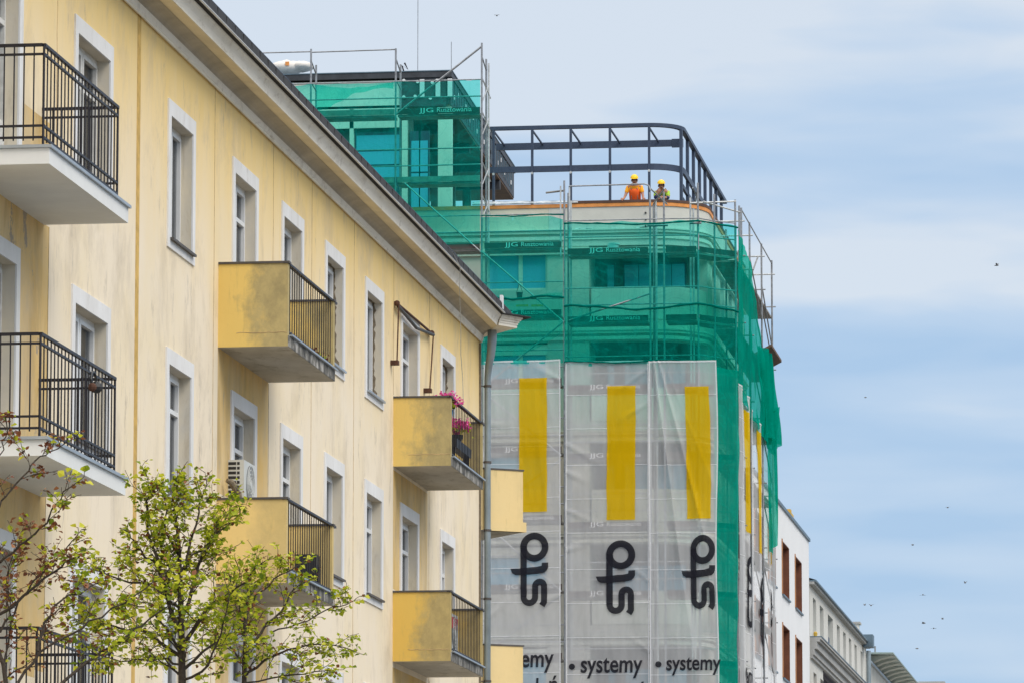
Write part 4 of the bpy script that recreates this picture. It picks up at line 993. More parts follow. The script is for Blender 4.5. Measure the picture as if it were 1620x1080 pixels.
# side net
def f_s(u, v):
    z = lerp(20.4, 25.35, v); yr = 160.0-6.8*v**1.15; y = lerp(149.1, yr, u)
    out = (.09*math.sin(u*22+z*.5)*(.4+.6*u))*(1.02-v)+.06*nz(y*2, z*1.5, 0)+.12*u*(1-v)
    return Vector((SX+.06+out, y, z-.9*u*(1-v)*.6-.35*u*v))
net('safety_net', 'bunched green net along the side of the block facing the street', f_s, 90, 50, 'net_dense')
def f_d(u, v):
    z = lerp(20.2, 22.9, v); y = lerp(156.5, 161.0-1.6*v, u); return Vector((SX+.12+.14*math.sin(u*16+z*.7)+.22*(1-v)*u+.08*nz(y, z, 3), y, z))
net('safety_net', 'heavy green net drape hanging at the far right edge of the scaffolding', f_d, 60, 40, 'net_dense')
def f_t(u, v):
    z = lerp(16.6, 21.0, v); y = lerp(158.6-.4*v, 160.6+.5*math.sin(v*3), u); return Vector((SX+.25+.10*math.sin(u*7+z*1.2)-.12*(1-v), y, z+.5*u))
net('safety_net', 'narrow torn tail of green net hanging lowest at the right edge', f_t, 16, 40, 'net_dense')
# green strip between the banners at the corner
def f_g(u, v):
    a = Vector((-13.93, 147.98, 0)); b = Vector((SX+.02, 149.0, 0)); p = a.lerp(b, u); n_ = Vector((.85, -.5, 0))
    return Vector((p.x, p.y, lerp(8, 21.15, v)))+n_*(.05*math.sin(u*9+v*6)+.05*nz(u*3, v*14, 5))
net('safety_net', 'narrow vertical strip of green net between the front and side banners', f_g, 24, 120, 'net_dense')
# ------------------------------------------------------------------ banners
def stroke(pts, wd):
    n = len(pts); L = []; 
    for i, p in enumerate(pts):
        a = Vector(pts[max(i-1, 0)]); b = Vector(pts[min(i+1, n-1)]); d = (b-a).normalized(); nn = Vector((-d.y, d.x))
        L.append((Vector(p)+nn*wd/2, Vector(p)-nn*wd/2))
    vs = [q for l in L for q in l]; fs = [(2*i, 2*i+1, 2*i+3, 2*i+2) for i in range(n-1)]
    return [(v.x, v.y) for v in vs], fs
def arc(cx, cy, r, a0, a1, n=14): return [(cx+r*math.cos(math.radians(a0+(a1-a0)*i/n)), cy-r*math.sin(math.radians(a0+(a1-a0)*i/n))) for i in range(n+1)]
def dens(pts, st=8):
    o = []
    for a, b in zip(pts, pts[1:]):
        a, b = Vector(a), Vector(b); n = max(1, int((b-a).length/st)); o += [tuple(a.lerp(b, i/n)) for i in range(n)]
    return o+[tuple(pts[-1])]
# logo strokes in zoomed-photo units (y down), origin at the ring centre
def logo():
    cx, cy = 893, 283; out = []
    ring = arc(cx, cy, 67, 180, -180, 36)
    out.append(stroke(dens([(826, 580), (826, 276)])[:], 39)+(0,))
    out.append(stroke(ring, 41)+(1,))
    u = [(826, 560), (827, 590)]+arc(868, 590, 27+14, 180, 350, 14)[2:]+[(908-14, 560)]
    u = dens([(826, 575)]+arc(862, 583, 36, 180, 360, 12)+[(898, 560), (898, 520)]+arc(926, 520, 28, 180, 0, 12)+[(954, 560), (954, 615), (940, 636)], 8)
    out.append(stroke(u, 38)+(2,))
    t = [(743, 414), (790, 412), (845, 412), (920, 405), (957, 395)]
    out.append(([(743, 412), (806, 411), (870, 404), (906, 402), (938, 396), (940, 378), (980, 378), (979, 408), (972, 424), (955, 438), (915, 444), (870, 448), (806, 452), (775, 451), (755, 440)],
                [(0, 1, 12, 13, 14), (1, 2, 11, 12), (2, 3, 10, 11), (3, 4, 9, 10), (4, 7, 8, 9), (4, 5, 6, 7)], 3))
    return [([((x-cx)*.00487, (cy-y)*.00487) for x, y in v], f, o) for v, f, o in out]
LOGO = logo()
def make_banner(label, surf, out, W, z0, z1, stripe, logoc, text, sxk=1.0, nu=70, nv=230, seed=0):
    """surf(a, z) -> point on the cloth, a metres along it"""
    b = MB(); b.grid(lambda u, v: surf(u*W, lerp(z0, z1, v)), nu, nv); o = b.build('banner', 'banner', None, True)
    tag(o, label, 'banner', 'white advertising banners on the scaffolding')
    def put(mb, pts, fs, off): mb.add([surf(a, z)+out*off for a, z in pts], fs)
    if stripe:
        a0, a1, s0, s1, sk = stripe; m_ = MB()
        m_.grid(lambda u, v: surf(lerp(a0, a1, u)+sk*(1-v)+.02*nz(v*6, u*2, seed), lerp(s0, s1, v))+out*.03, 14, 90); m_.build('yellow_stripe', 'b_yellow', o)
    if logoc:
        m_ = MB()
        for v, f, k in LOGO: put(m_, [(logoc[0]+x*sxk, logoc[1]+y) for x, y in v], f, .03+.004*k)
        m_.build('logo', 'b_black', o)
    for (s, a, z, wd, dot) in text:
        t, f, _ = text2d(s, wd, shear=.05, bold=.018); m_ = MB(); put(m_, [(a+x*1.0, z+y*1.3) for x, y in t], f, .03); m_.build('lettering', 'b_black', o)
        if dot is not None:
            m_ = MB(); put(m_, [(a+dot+.09*math.cos(i*PI/8), z+.17+.09*math.sin(i*PI/8)) for i in range(16)], [tuple(range(16))], .034); m_.build('bullet_dot', 'b_black', o)
    h_ = MB(); 
    for a in (.0, W): h_.grid(lambda u, v: surf(max(0, min(W, a+(u-.5)*.07)), lerp(z0, z1, v))+out*.01, 1, 60)
    h_.grid(lambda u, v: surf(u*W, z1-.05*v)+out*.012, 40, 1)
    h_.build('hem', 'banner_hem', o)
    t_ = MB(); k = 0; zz = z1-1.0
    while zz > z0+.5:
        zb_ = zz+.03*math.sin(k*2.1); t_.grid(lambda u, v: surf(u*W, zb_+.018*v)+out*.011, 40, 1); zz -= 1.02; k += 1
    t_.build('seam_tape', 'banner_hem', o)
    return o
YB = YO-.10; OUT = Vector((0, -1, 0))
def ridges(a, z, seed, W, n=9):
    r_ = random.Random(seed); o = 0.0
    for i in range(n):
        z0_ = 21.3-i*1.0-r_.random()*.8; side = r_.random() < .5; sl = r_.uniform(-1.6, 1.6); ln = r_.uniform(.5, 1.2); wd = r_.uniform(.03, .06)
        t = a if side else W-a
        if 0 <= t < ln: d_ = z-(z0_+sl*t*.6); o += .05*(1-t/ln)*math.exp(-(d_/(wd*(1+2*t)))**2)
    return o
def b1(a, z):
    x = X8(766)+a; return Vector((x, YB+.035*nz(x*1.6, z*.6, 1)+.03*abs(nz(x*2.5+z*.6, z*.35, 2))+.018*nz(x*6, z*.8, 3)-ridges(a, z, 5, 2.28), z+.02*nz(x, 0, 0)))
make_banner('white mesh banner with yellow stripe, leftmost in front of the scaffolding', b1, OUT, X8(887)-X8(766), 6, 21.42, (X8(822)-X8(766), X8(866)-X8(766), 16.95, 20.9, 0),
            ((X8(846)-X8(766))+.0, 15.92), [('systemy', X8(778)-X8(766), 12.42, 1.85, None), ('ociepleń', X8(784)-X8(766), 11.60, 1.85, None)], .97)
W2 = X8(1026)-X8(895)
def b2(a, z):
    x = X8(895)+a; return Vector((x, YB+.035*nz(x*1.6, z*.6, 9)+.03*abs(nz(x*2.5-z*.5, z*.35, 12))+.018*nz(x*6, z*.8, 13)-ridges(a, z, 8, W2), z))
make_banner('white mesh banner with yellow stripe and black logo, middle one of the front three', b2, OUT, W2, 6, 21.36, (X8(961)-X8(895), X8(1006)-X8(895), 16.68, 20.62, -.03),
            (X8(981.5)-X8(895), 15.66), [('systemy', X8(918)-X8(895), 12.24, 1.82, -.25), ('ociepleń', X8(922)-X8(895), 11.42, 1.82, -.25)])
W3 = X8(1134)-X8(1027)
def b3(a, z):
    x = X8(1027)+a; t = a/W3; h_ = max(0, min(1, (z-14)/7.4))
    ang = a/(21.5-z+.9)                                 # folds fan out from the top left corner
    fold = .30*(1-abs(math.sin(ang*24)))**2.2*math.exp(-((ang-.13)/.16)**2)*(.25+.75*h_)*min(1, (21.6-z)/1.5+.25)
    return Vector((x-.03*math.sin(z*.9)*t, YB+.0+.04*nz(x*2.5, z*.5, 4)+.02*nz(x*7, z*.7, 5)-fold-.04, z-.0+.12*math.sin(PI*min(1, a/.9))*max(0, (z-20.6))*.12))
make_banner('white mesh banner with yellow stripe and diagonal drape folds beside the green strip', b3, OUT, W3, 6, 21.32, (X8(1083)-X8(1027), X8(1121)-X8(1027), 16.68, 20.56, .07),
            (X8(1112)-X8(1027), 15.78), [('systemy', X8(1052)-X8(1027), 12.28, 1.58, -.22), ('ociepleń', X8(1055)-X8(1027), 11.44, 1.55, -.22)], .86)
OX = Vector((1, 0, 0))
def b4(a, z): y = 149.15+a; return Vector((SX+.07+.05*math.sin(y*3.1+z*.12)*1+.06*nz(y*1.1, z*.35, 4)+.02*math.sin(y*9), y, z-.04*a))
make_banner('white side banner beside the green strip, seen at a grazing angle', b4, OX, 3.6, 6, 20.8, (1.5, 2.35, 16.7, 20.3, .35), (2.55, 15.6), [('systemy', .6+.5, 12.2, 1.9, -.25)], 1.0)
def b5(a, z): y = 152.95+a; return Vector((SX+.05+.06*math.sin(y*2.3+z*.1)+.05*nz(y*1.3, z*.3, 8)+.02*math.sin(y*8), y, z-.05*a))
make_banner('white side banner second from the corner, next to the torn net tail', b5, OX, 4.3, 6, 20.5, (1.9, 2.6, 16.5, 20.2, .35), (2.9, 15.4), [], 1.0)
def b6(a, z): y = 157.5+a; return Vector((SX+.03+.05*math.sin(y*2.6+z*.1)+.04*nz(y*1.3, z*.3, 2), y, z-.03*a))
make_banner('white side banner farthest down the street at the scaffold end', b6, OX, 4.2, 6, 20.3, (1.9, 2.8, 16.5, 20.0, .3), (3.0, 15.4), [], 1.0)
# bucket, yellow tubs on the scaffold decks
r = thing('bucket', 'black bucket hanging on a rope in front of the blue window', 'bucket', tuple(onY(822, 472, YO+.3)))
p = onY(822, 472, YO+.3); t_ = onY(822, 448, YO+.3)
s = MB(); s.tube([p, p+Vector((0, 0, .17))], [.075, .10], 12); s.build('pail', 'black_plastic', r)
s = MB(); s.rod(t_, p+Vector((.09, 0, .17)), .008, 5); s.rod(t_, p+Vector((-.09, 0, .17)), .008, 5); s.build('rope', 'black_plastic', r)
for px, lab in ((826, 'yellow spirit level lying on the sill, left one'), (850, 'yellow spirit level lying on the sill, right one')):
    p = onY(px, 485, YO+.9); s = MB(); s.box(p.x-.18, p.x+.18, p.y, p.y+.05, p.z, p.z+.06); s.box(p.x-.03, p.x+.03, p.y-.01, p.y, p.z+.02, p.z+.05); o = s.build('spirit_level', 'gold'); tag(base(o, s, p), lab, 'tool')
s = MB(); p = FP(sx(972), -.2, 24.8); s.tube([p, p+Vector((0, 0, .25))], [.16, .18], 12); s.ball(p+Vector((.1, 0, .3)), .14, 8, 6); s.ball(p+Vector((-.12, 0, .28)), .12, 8, 6)
# light tubs on the deck of the middle bay
p = Vector((X8(968), YO+.35, LIFT[0]+.01)); s = MB(); s.tube([p, p+Vector((0, 0, .3))], [.15, .17], 14); s.tube([p+Vector((.02, 0, .3)), p+Vector((.02, 0, .34))], [.18, .18], 14)
s.box(p.x-.3, p.x-.19, p.y-.05, p.y+.1, p.z, p.z+.2); o = s.build('mortar_tub', 'white_plastic'); tag(base(o, s, p), 'white mortar tub on the scaffold deck below the workers', 'tub')
# ------------------------------------------------------------------ workers
def person(label, L, pose):
    L = Vector(L); r = thing('person', label, 'person', L, 'construction workers at the parapet')
    nodes = []; edges = []; idx = {}
    def nd(n, p, rad, par=None):
        idx[n] = len(nodes); nodes.append((tuple(L+Vector(p)), rad))
        if par: edges.append((idx[par], idx[n]))
    P = pose
    nd('hip', P['hip'], .13); nd('waist', P['waist'], .125, 'hip'); nd('chest', P['chest'], .145, 'waist'); nd('collar', P['collar'], .10, 'chest'); nd('neck', P['neck'], .055, 'collar')
    h = Vector(P['head']); nd('jaw', h+Vector((0, -.02, -.07)), .062, 'neck'); nd('skull', h+Vector((0, 0, .03)), .082, 'jaw'); nd('crown', h+Vector((0, 0, .09)), .06, 'skull')
    for sd_, k in ((-1, 'L'), (1, 'R')):
        S, E, W_ = [Vector(P[x+k]) for x in ('sh', 'el', 'wr')]
        nd('s'+k, S, .062, 'collar'); nd('e'+k, E, .045, 's'+k); nd('w'+k, W_, .03, 'e'+k)
        d = (W_-E).normalized(); hd = Vector(P.get('hd'+k, d)).normalized(); nd('h'+k, W_+hd*.07, .034, 'w'+k)
        side = hd.cross(Vector((0, -1, .3))).normalized()
        for j in range(4):
            q = W_+hd*.10+side*(j-1.5)*.022; nd('f%s%d' % (k, j), q, .0095, 'h'+k); nd('g%s%d' % (k, j), q+hd*(.03+.006*(j in (1, 2)))+Vector((0, -.01, -.012)), .0085, 'f%s%d' % (k, j)); nd('t%s%d' % (k, j), q+hd*.045+Vector((0, -.02, -.035)), .0075, 'g%s%d' % (k, j))
        q = W_+hd*.04+side*.045; nd('th'+k, q, .011, 'w'+k); nd('tt'+k, q+hd*.045+side*.012, .009, 'th'+k)
        nd('k0'+k, Vector(P['hip'])+Vector((sd_*.10, 0, -.08)), .095, 'hip'); nd('kn'+k, (sd_*.12, P['hip'][1]-.02, .50), .062, 'k0'+k); nd('an'+k, (sd_*.13, P['hip'][1]+.03, .09), .042, 'kn'+k); nd('to'+k, (sd_*.14, P['hip'][1]-.13, .04), .035, 'an'+k)
    me = skin_mesh('body', nodes, edges); me.materials.append(M['skin']); link('body', me, r)
    def cloth(name, m, seq, sub=2):
        ns = []; es = []; mp = {}
        for a, b in seq:
            for q in (a, b):
                if q not in mp:
                    if isinstance(q, str): mp[q] = len(ns); n_ = nodes[idx[q]]; ns.append((n_[0], n_[1]+.017))
                    else: mp[q] = len(ns); n1_, n2_ = nodes[idx[q[0]]], nodes[idx[q[1]]]; ns.append((tuple(Vector(n1_[0]).lerp(Vector(n2_[0]), q[2])), lerp(n1_[1], n2_[1], q[2])+.018))
            es.append((mp[a], mp[b]))
        me = skin_mesh(name, ns, es, 0, sub); me.materials.append(M[m]); return link(name, me, r)
    cloth('shirt', P['shirt'], [('chest', 'waist'), ('waist', 'hip'), ('chest', 'collar'), ('collar', 'sL'), ('collar', 'sR'), ('sL', ('sL', 'eL', .85)), ('sR', ('sR', 'eR', .85))])
    for nm, mm, sc_ in (('vest', P['vest'], .02),):
        ns = [(tuple(Vector(nodes[idx['collar']][0])+Vector((0, -.02, -.02))), .115)]+[(tuple(Vector(nodes[idx[q]][0])+Vector((0, -.03, 0))), nodes[idx[q]][1]+.06) for q in ('chest', 'waist', 'hip')]
        me = skin_mesh('vest', ns, [(0, 1), (1, 2), (2, 3)]); me.materials.append(M[mm]); link('vest', me, r)
    cloth('trousers', 'trousers', [('hip', 'k0L'), ('k0L', 'knL'), ('knL', 'anL'), ('hip', 'k0R'), ('k0R', 'knR'), ('knR', 'anR')])
    if 'sleeve' in P: cloth('sleeve', P['sleeve'], [(('sL', 'eL', .9), 'eL'), ('eL', ('eL', 'wL', .55))]); cloth('sleeve', P['sleeve'], [(('sR', 'eR', .9), 'eR'), ('eR', ('eR', 'wR', .55))])
    for k in 'LR':
        a = Vector(nodes[idx['an'+k]][0]); s = MB(); s.box(a.x-.055, a.x+.055, a.y-.22, a.y+.08, L.z, L.z+.10); s.build('boot', 'boot', r)
    hc = L+h; tl = P.get('tilt', (0, -.35, 0)); up_ = Vector((tl[0], tl[1], 1)).normalized(); fw = Vector((0, -1, 0)); rt = fw.cross(up_).normalized(); fw = up_.cross(rt)
    def hp(x, y, z): return hc+rt*x+fw*y+up_*z
    s = MB(); nu, nv = 18, 9
    s.add([hp(.118*math.cos(2*PI*i/nu)*math.cos(j/nv*PI/2), .135*math.sin(2*PI*i/nu)*math.cos(j/nv*PI/2)+.01, .055+.118*math.sin(j/nv*PI/2)) for j in range(nv+1) for i in range(nu)],
          [(j*nu+i, j*nu+(i+1) % nu, (j+1)*nu+(i+1) % nu, (j+1)*nu+i) for j in range(nv) for i in range(nu)])
    s.add([hp(.126*math.cos(2*PI*i/nu), .142*math.sin(2*PI*i/nu)+.01+(.05 if math.sin(2*PI*i/nu) > .3 else 0), .05) for i in range(nu)]+[hp(.112*math.cos(2*PI*i/nu), .13*math.sin(2*PI*i/nu)+.01, .06) for i in range(nu)], [(i, (i+1) % nu, (i+1) % nu+nu, i+nu) for i in range(nu)])
    s.build('helmet', 'helmet', r, True)
    s = MB(); s.ball(hp(0, -.03, -.0), .098, 12, 8, (1, 1, .9)); s.build('hair', 'hair', r, True)
    for x in (-.032, .032):
        s = MB(); s.ball(hp(x, .088, -.005), .012, 8, 6); s.build('eye', 'eye', r)
    s = MB(); s.ball(hp(0, .098, -.035), .017, 8, 6, (.8, 1, 1.3)); s.build('nose', 'skin', r, True)
    s = MB(); s.ball(hp(0, .082, -.072), .02, 8, 6, (1.2, .5, .4)); s.build('mouth', 'copper_dark', r, True)
    for x in (-.09, .09):
        s = MB(); s.ball(hp(x, 0, -.02), .025, 8, 6, (.5, .8, 1.3)); s.build('ear', 'skin', r, True)
    return r, hp
wx = Xat(1004, 149.6, 300)
r1, hp1 = person('worker in orange vest and yellow helmet leaning on the roof parapet with both arms', (wx, 149.62, 25.4),
  dict(hip=(0, .22, .92), waist=(0, .14, 1.08), chest=(0, .03, 1.30), collar=(0, -.03, 1.42), neck=(.01, -.08, 1.49), head=(.01, -.15, 1.57),
       shL=(-.19, -.02, 1.38), shR=(.19, -.02, 1.38), elL=(-.26, -.10, 1.14), elR=(.25, -.08, 1.14), wrL=(-.31, -.20, .99), wrR=(.28, -.20, .99), hdL=(-.3, -.8, -.1), hdR=(.3, -.8, -.1),
       shirt='orange_shirt', vest='orange', tilt=(0, -.22, 0)))
wx = Xat(1047, 149.6, 300)
r2, hp2 = person('worker in lime shirt and yellow helmet propping chin on one hand over the parapet', (wx, 149.62, 25.4),
  dict(hip=(0, .38, .86), waist=(0, .26, .98), chest=(0, .08, 1.14), collar=(0, -.02, 1.24), neck=(0, -.09, 1.30), head=(0, -.16, 1.39),
       shL=(-.18, -.02, 1.20), shR=(.18, -.02, 1.20), elL=(-.17, -.20, 1.01), elR=(.20, -.16, 1.01), wrL=(-.07, -.26, 1.18), wrR=(.08, -.30, 1.0), hdL=(.2, .1, 1), hdR=(-1, -.1, 0),
       shirt='hivis_green', vest='dark_vest', sleeve='navy_cloth', tilt=(0, -.15, 0)))
L = Vector((Xat(1004, 149.6, 300), 149.62, 25.4))
for x in (-.09, .09):
    s = MB(); s.tube([L+Vector((x*1.3, -.03, 1.44)), L+Vector((x, -.135, 1.32)), L+Vector((x, -.06, 1.08)), L+Vector((x, .0, .96))], .014, 6); s.build('reflective_tape', 'reflective', r1)
# ------------------------------------------------------------------ white modern building
mb_ = thing('office_building', 'white rendered building with deep red brown window reveals behind the scaffolding', 'building', (-14.2, 175, 0))
XM = -14.2; y0m, y1m = 163.2, 187.05
ops = []
for zt in (18.65, 15.78, 12.91, 10.04, 7.17, 4.3):
    for a in (164.0, 169.2, 174.9, 180.55): ops.append((a, a+3.1, zt-1.85, zt))
ops = [(a, b, c, d) for a, b, c, d in ops if b < 186]
yy = sorted(set([y0m, y1m]+[v for o in ops for v in o[:2]])); zz = sorted(set([0, 19.75]+[round(v, 3) for o in ops for v in o[2:]])); wl = MB()
for i in range(len(yy)-1):
    for j in range(len(zz)-1):
        my, mz = (yy[i]+yy[i+1])/2, (zz[j]+zz[j+1])/2
        if any(o[0] < my < o[1] and o[2] < mz < o[3] for o in ops): continue
        wl.add([(XM, yy[i], zz[j]), (XM, yy[i+1], zz[j]), (XM, yy[i+1], zz[j+1]), (XM, yy[i], zz[j+1])], [(0, 1, 2, 3)])
wl.add([(XM, y0m, 0), (-30, y0m, 0), (-30, y0m, 19.75), (XM, y0m, 19.75)], [(0, 1, 2, 3)]); wl.add([(XM, y1m, 0), (-30, y1m, 0), (-30, y1m, 19.75), (XM, y1m, 19.75)], [(0, 1, 2, 3)])
wl.add([(XM, y0m, 19.75), (XM, y1m, 19.75), (-30, y1m, 19.75), (-30, y0m, 19.75)], [(0, 1, 2, 3)]); wl.add([(-30, y0m, 0), (-30, y1m, 0), (-30, y1m, 19.75), (-30, y0m, 19.75)], [(0, 1, 2, 3)]); wl.build('wall', 'white_wall', mb_)
for a, b, c, d in ops:
    f = MB(); D = .32; x0 = XM-D; t = .03
    f.box(x0, XM-.002, b-t, b, c, d); f.box(x0, XM-.002, a, a+t, c, d); f.box(x0, XM-.002, a+t, b-t, d-t, d); f.box(x0, XM-.002, a+t, b-t, c, c+t); fo = f.build('window', 'corten', mb_)
    f = MB(); f.box(x0-.02, x0, a, b, c, d); f.build('pane', 'bglass_dark', fo)
    f = MB(); f.box(XM-.002, XM+.03, a-.16, a, c, d+.04); f.build('edge_trim', 'corten_edge', fo)
    f = MB(); f.box(x0, XM+.06, a-.02, b+.02, c-.06, c-.002); f.build('sill', 'slate', fo)
    f = MB(); f.box(x0+.001, x0+.06, (a+b)/2-.04, (a+b)/2+.04, c+t, d-t); f.build('mullion', 'corten', fo)
s = MB(); s.box(-30, XM+.06, y0m-.05, y1m+.06, 19.752, 19.86); s.build('roof_coping', 'slate', mb_)
p = onX(1258, 822, XM); s = MB(); s.box(p.x-.5, p.x-.1, p.y-.6, p.y+.6, 19.862, 20.15); s.box(p.x-.45, p.x-.15, p.y-.2, p.y+.3, 20.151, 20.3); o = s.build('roof_vent', 'gold'); tag(base(o, s, (p.x-.3, p.y, 19.862)), 'small yellow vent box on the roof edge of the white building', 'roof vent')
# ------------------------------------------------------------------ older cream building
ob = thing('townhouse', 'old cream building with tall narrow windows, grey cornice band and blue grey gutter', 'building', (-14.2, 203, 0))
y0o, y1o = 187.3, 219.0; XO = -14.2
ops = []
for a, wd, zb in ((188.9, 1.5, 16.45), (192.3, 1.9, 16.45), (196.5, 2.7, 16.45), (201.3, 1.7, 16.45), (204.9, 1.5, 16.45), (208.2, 1.5, 16.45), (211.6, 1.4, 16.45), (215.4, 1.2, 16.45)):
    ops.append((a, a+wd, 16.5, 17.86))
    ops.append((a, a+wd, 13.0, 15.1))
ops.append((0, 0, 0, 0)); ops.pop()
yy = sorted(set([y0o, y1o]+[v for o in ops for v in o[:2]])); zz = sorted(set([0, 18.2]+[v for o in ops for v in o[2:]])); wl = MB()
for i in range(len(yy)-1):
    for j in range(len(zz)-1):
        my, mz = (yy[i]+yy[i+1])/2, (zz[j]+zz[j+1])/2
        if any(o[0] < my < o[1] and o[2] < mz < o[3] for o in ops): continue
        wl.add([(XO, yy[i], zz[j]), (XO, yy[i+1], zz[j]), (XO, yy[i+1], zz[j+1]), (XO, yy[i], zz[j+1])], [(0, 1, 2, 3)])
wl.add([(XO, y1o, 0), (-30, y1o, 0), (-30, y1o, 18.2), (XO, y1o, 18.2)], [(0, 1, 2, 3)]); wl.add([(XO, y0o, 0), (-30, y0o, 0), (-30, y0o, 18.2), (XO, y0o, 18.2)], [(0, 1, 2, 3)])
wl.build('wall', 'old_wall', ob)
for a, b, c, d in ops:
    x0 = XO-.25; f = MB(); f.box(x0, XO-.002, b, b+.02, c, d); f.box(x0, XO-.002, a-.02, a, c, d); f.box(x0, XO-.002, a, b, d, d+.02); f.box(x0, XO-.002, a, b, c-.02, c)
    f.box(x0-.0, x0+.05, (a+b)/2-.04, (a+b)/2+.04, c, d); fo = f.build('window', 'old_wall', ob)
    f = MB(); f.box(x0-.04, x0-.002, a, b, c, d); f.build('pane', 'bglass_dark' if c > 14 else 'interior', fo)
s = MB(); s.box(XO-.2, XO-.1, 197.0, 198.6, 16.5, 17.1); s.build('dark_panel', 'navy', ob)
s = MB()
for z0, z1, o_ in ((16.18, 16.26, .42), (16.10, 16.178, .36), (15.84, 16.098, .26), (15.62, 15.838, .16), (15.50, 15.618, .10)): s.box(XO, XO+o_, y0o, y1o-.5, z0, z1)
s.build('cornice_band', 'old_grey', ob)
s = MB(); s.box(XO, XO+.44, y0o, y1o-.5, 16.262, 16.30); s.build('cornice_flashing', 'slate', ob)
s = MB(); s.box(XO-.3, XO+.18, y0o-.1, y1o, 18.202, 18.30); s.build('eave_board', 'old_grey', ob)
s = MB(); s.box(XO-.3, XO+.26, y0o-.1, y1o, 18.302, 18.36); s.build('gutter', 'slate', ob)
s = MB(); s.add([(XO+.24, y0o-.1, 18.365), (XO+.24, y1o, 18.365), (-20, y1o, 20.2), (-20, y0o-.1, 20.2)], [(0, 1, 2, 3)]); s.build('roof', 'slate', ob)
p = onX(1357, 1003, -14.9); s = MB(); s.box(p.x-.9, p.x+.05, p.y-.3, p.y+.5, 18.3, p.z+.45); s.build('chimney', 'old_wall', ob); s = MB(); s.box(p.x-.98, p.x+.13, p.y-.38, p.y+.58, p.z+.452, p.z+.54); s.build('chimney_cap', 'old_grey', ob)
s = MB(); s.box(XO+.05, XO+.45, y1o-2.6, y1o-1.6, 18.1, 18.62); s.build('gutter_box', 'slate', ob)
s = MB(); s.rod((XO+.12, y1o-.25, 18.1), (XO+.12, y1o-.25, 2), .10, 10); s.build('downpipe', 'pipe', ob)
# balcony with wrought railing on this building
s = MB(); s.box(XO, XO+.5, 187.4, 196.5, 13.9, 14.05); bk = s.build('balcony', 'old_grey', ob)
s = MB()
for i in range(28):
    y = 187.5+i*.33; s.tube([(XO+.48, y+.13*math.cos(t*PI/6), 14.85+.13*math.sin(t*PI/6)) for t in range(13)], .018, 4); s.rod((XO+.48, y, 14.05), (XO+.48, y, 14.72), .015, 4)
s.rod((XO+.48, 187.4, 15.0), (XO+.48, 196.5, 15.0), .03, 5); s.build('railing', 'iron', bk)
s = MB(); p = onX(1290, 1005, XO+.1); s.tube([(p.x, p.y, 16.31), (p.x, p.y, 16.5)], [.05, .08], 10); s.ball((p.x, p.y, 16.52), .07, 8, 6, (1, 1, .8)); o = s.build('ochre_pot', 'gold'); tag(base(o, s, (p.x, p.y, 16.31)), 'ochre pot on the ledge of the old cream building', 'pot')
# ------------------------------------------------------------------ last building with canopy
lb = thing('gable_building', 'far building with white wall and projecting green grey slatted roof canopy', 'building', (-14.5, 240, 0))
s = MB(); s.box(-30, -14.3, 221, 300, 0, 17.85); s.build('wall', 'old_wall', lb)
s = MB(); s.box(-30, -14.2, 220.9, 300, 17.852, 17.95); s.build('wall_coping', 'zinc', lb)
yc = 223.0; xl = Xat(1374, yc, 1030); xr = Xat(1413, yc, 1030); zc = onY(1400, 1031, yc).z; zi = zc-.18
s = MB(); s.box(-30, xl-.1, yc+.4, 290, 17.96, zc-.1); s.build('attic_wall', 'slate', lb)
s = MB(); s.add([(xl-.8, yc, zc+.02), (xr, yc, zc), (xr, 292, zc), (xl-.8, 292, zc+.02), (xl-.8, yc, zc-.06), (xr, yc, zc-.05), (xr, 292, zc-.05), (xl-.8, 292, zc-.06)], [(0, 1, 2, 3), (4, 5, 6, 7), (0, 1, 5, 4), (1, 2, 6, 5)]); s.build('canopy', 'canopy', lb)
for i in range(26):
    y = yc+1.0+i*2.3; s = MB()
    s.add([(xl-.1, y, zc-.45), (xl+.4, y, zc-.22), (xr-.05, y, zc-.07), (xr-.05, y, zc-.058), (xl-.1, y, zc-.07), (xl-.1, y+.9, zc-.45), (xl+.4, y+.9, zc-.22), (xr-.05, y+.9, zc-.07), (xr-.05, y+.9, zc-.058), (xl-.1, y+.9, zc-.07)],
          [(0, 1, 2, 3, 4), (9, 8, 7, 6, 5), (0, 1, 6, 5), (1, 2, 7, 6), (2, 3, 8, 7)]); s.build('canopy_fin', 'canopy_rib', lb)
s = MB(); s.rod((xl+.1, yc+3, zc), (xl+.1, yc+3, zc+.5), .04, 6); s.build('vent_pipe', 'steel', lb)
s = MB(); q = onX(1440, 1071, -14.0); s.box(-30, -13.3, 268, 300, 0, onX(1460, 1078, -13.3).z*0+onY(1465, 1077, 268).z); o = s.build('flat_block', 'old_grey', None); tag(base(o, s, (-20, 284, 0)), 'flat roofed grey block at the very end of the street row', 'building')
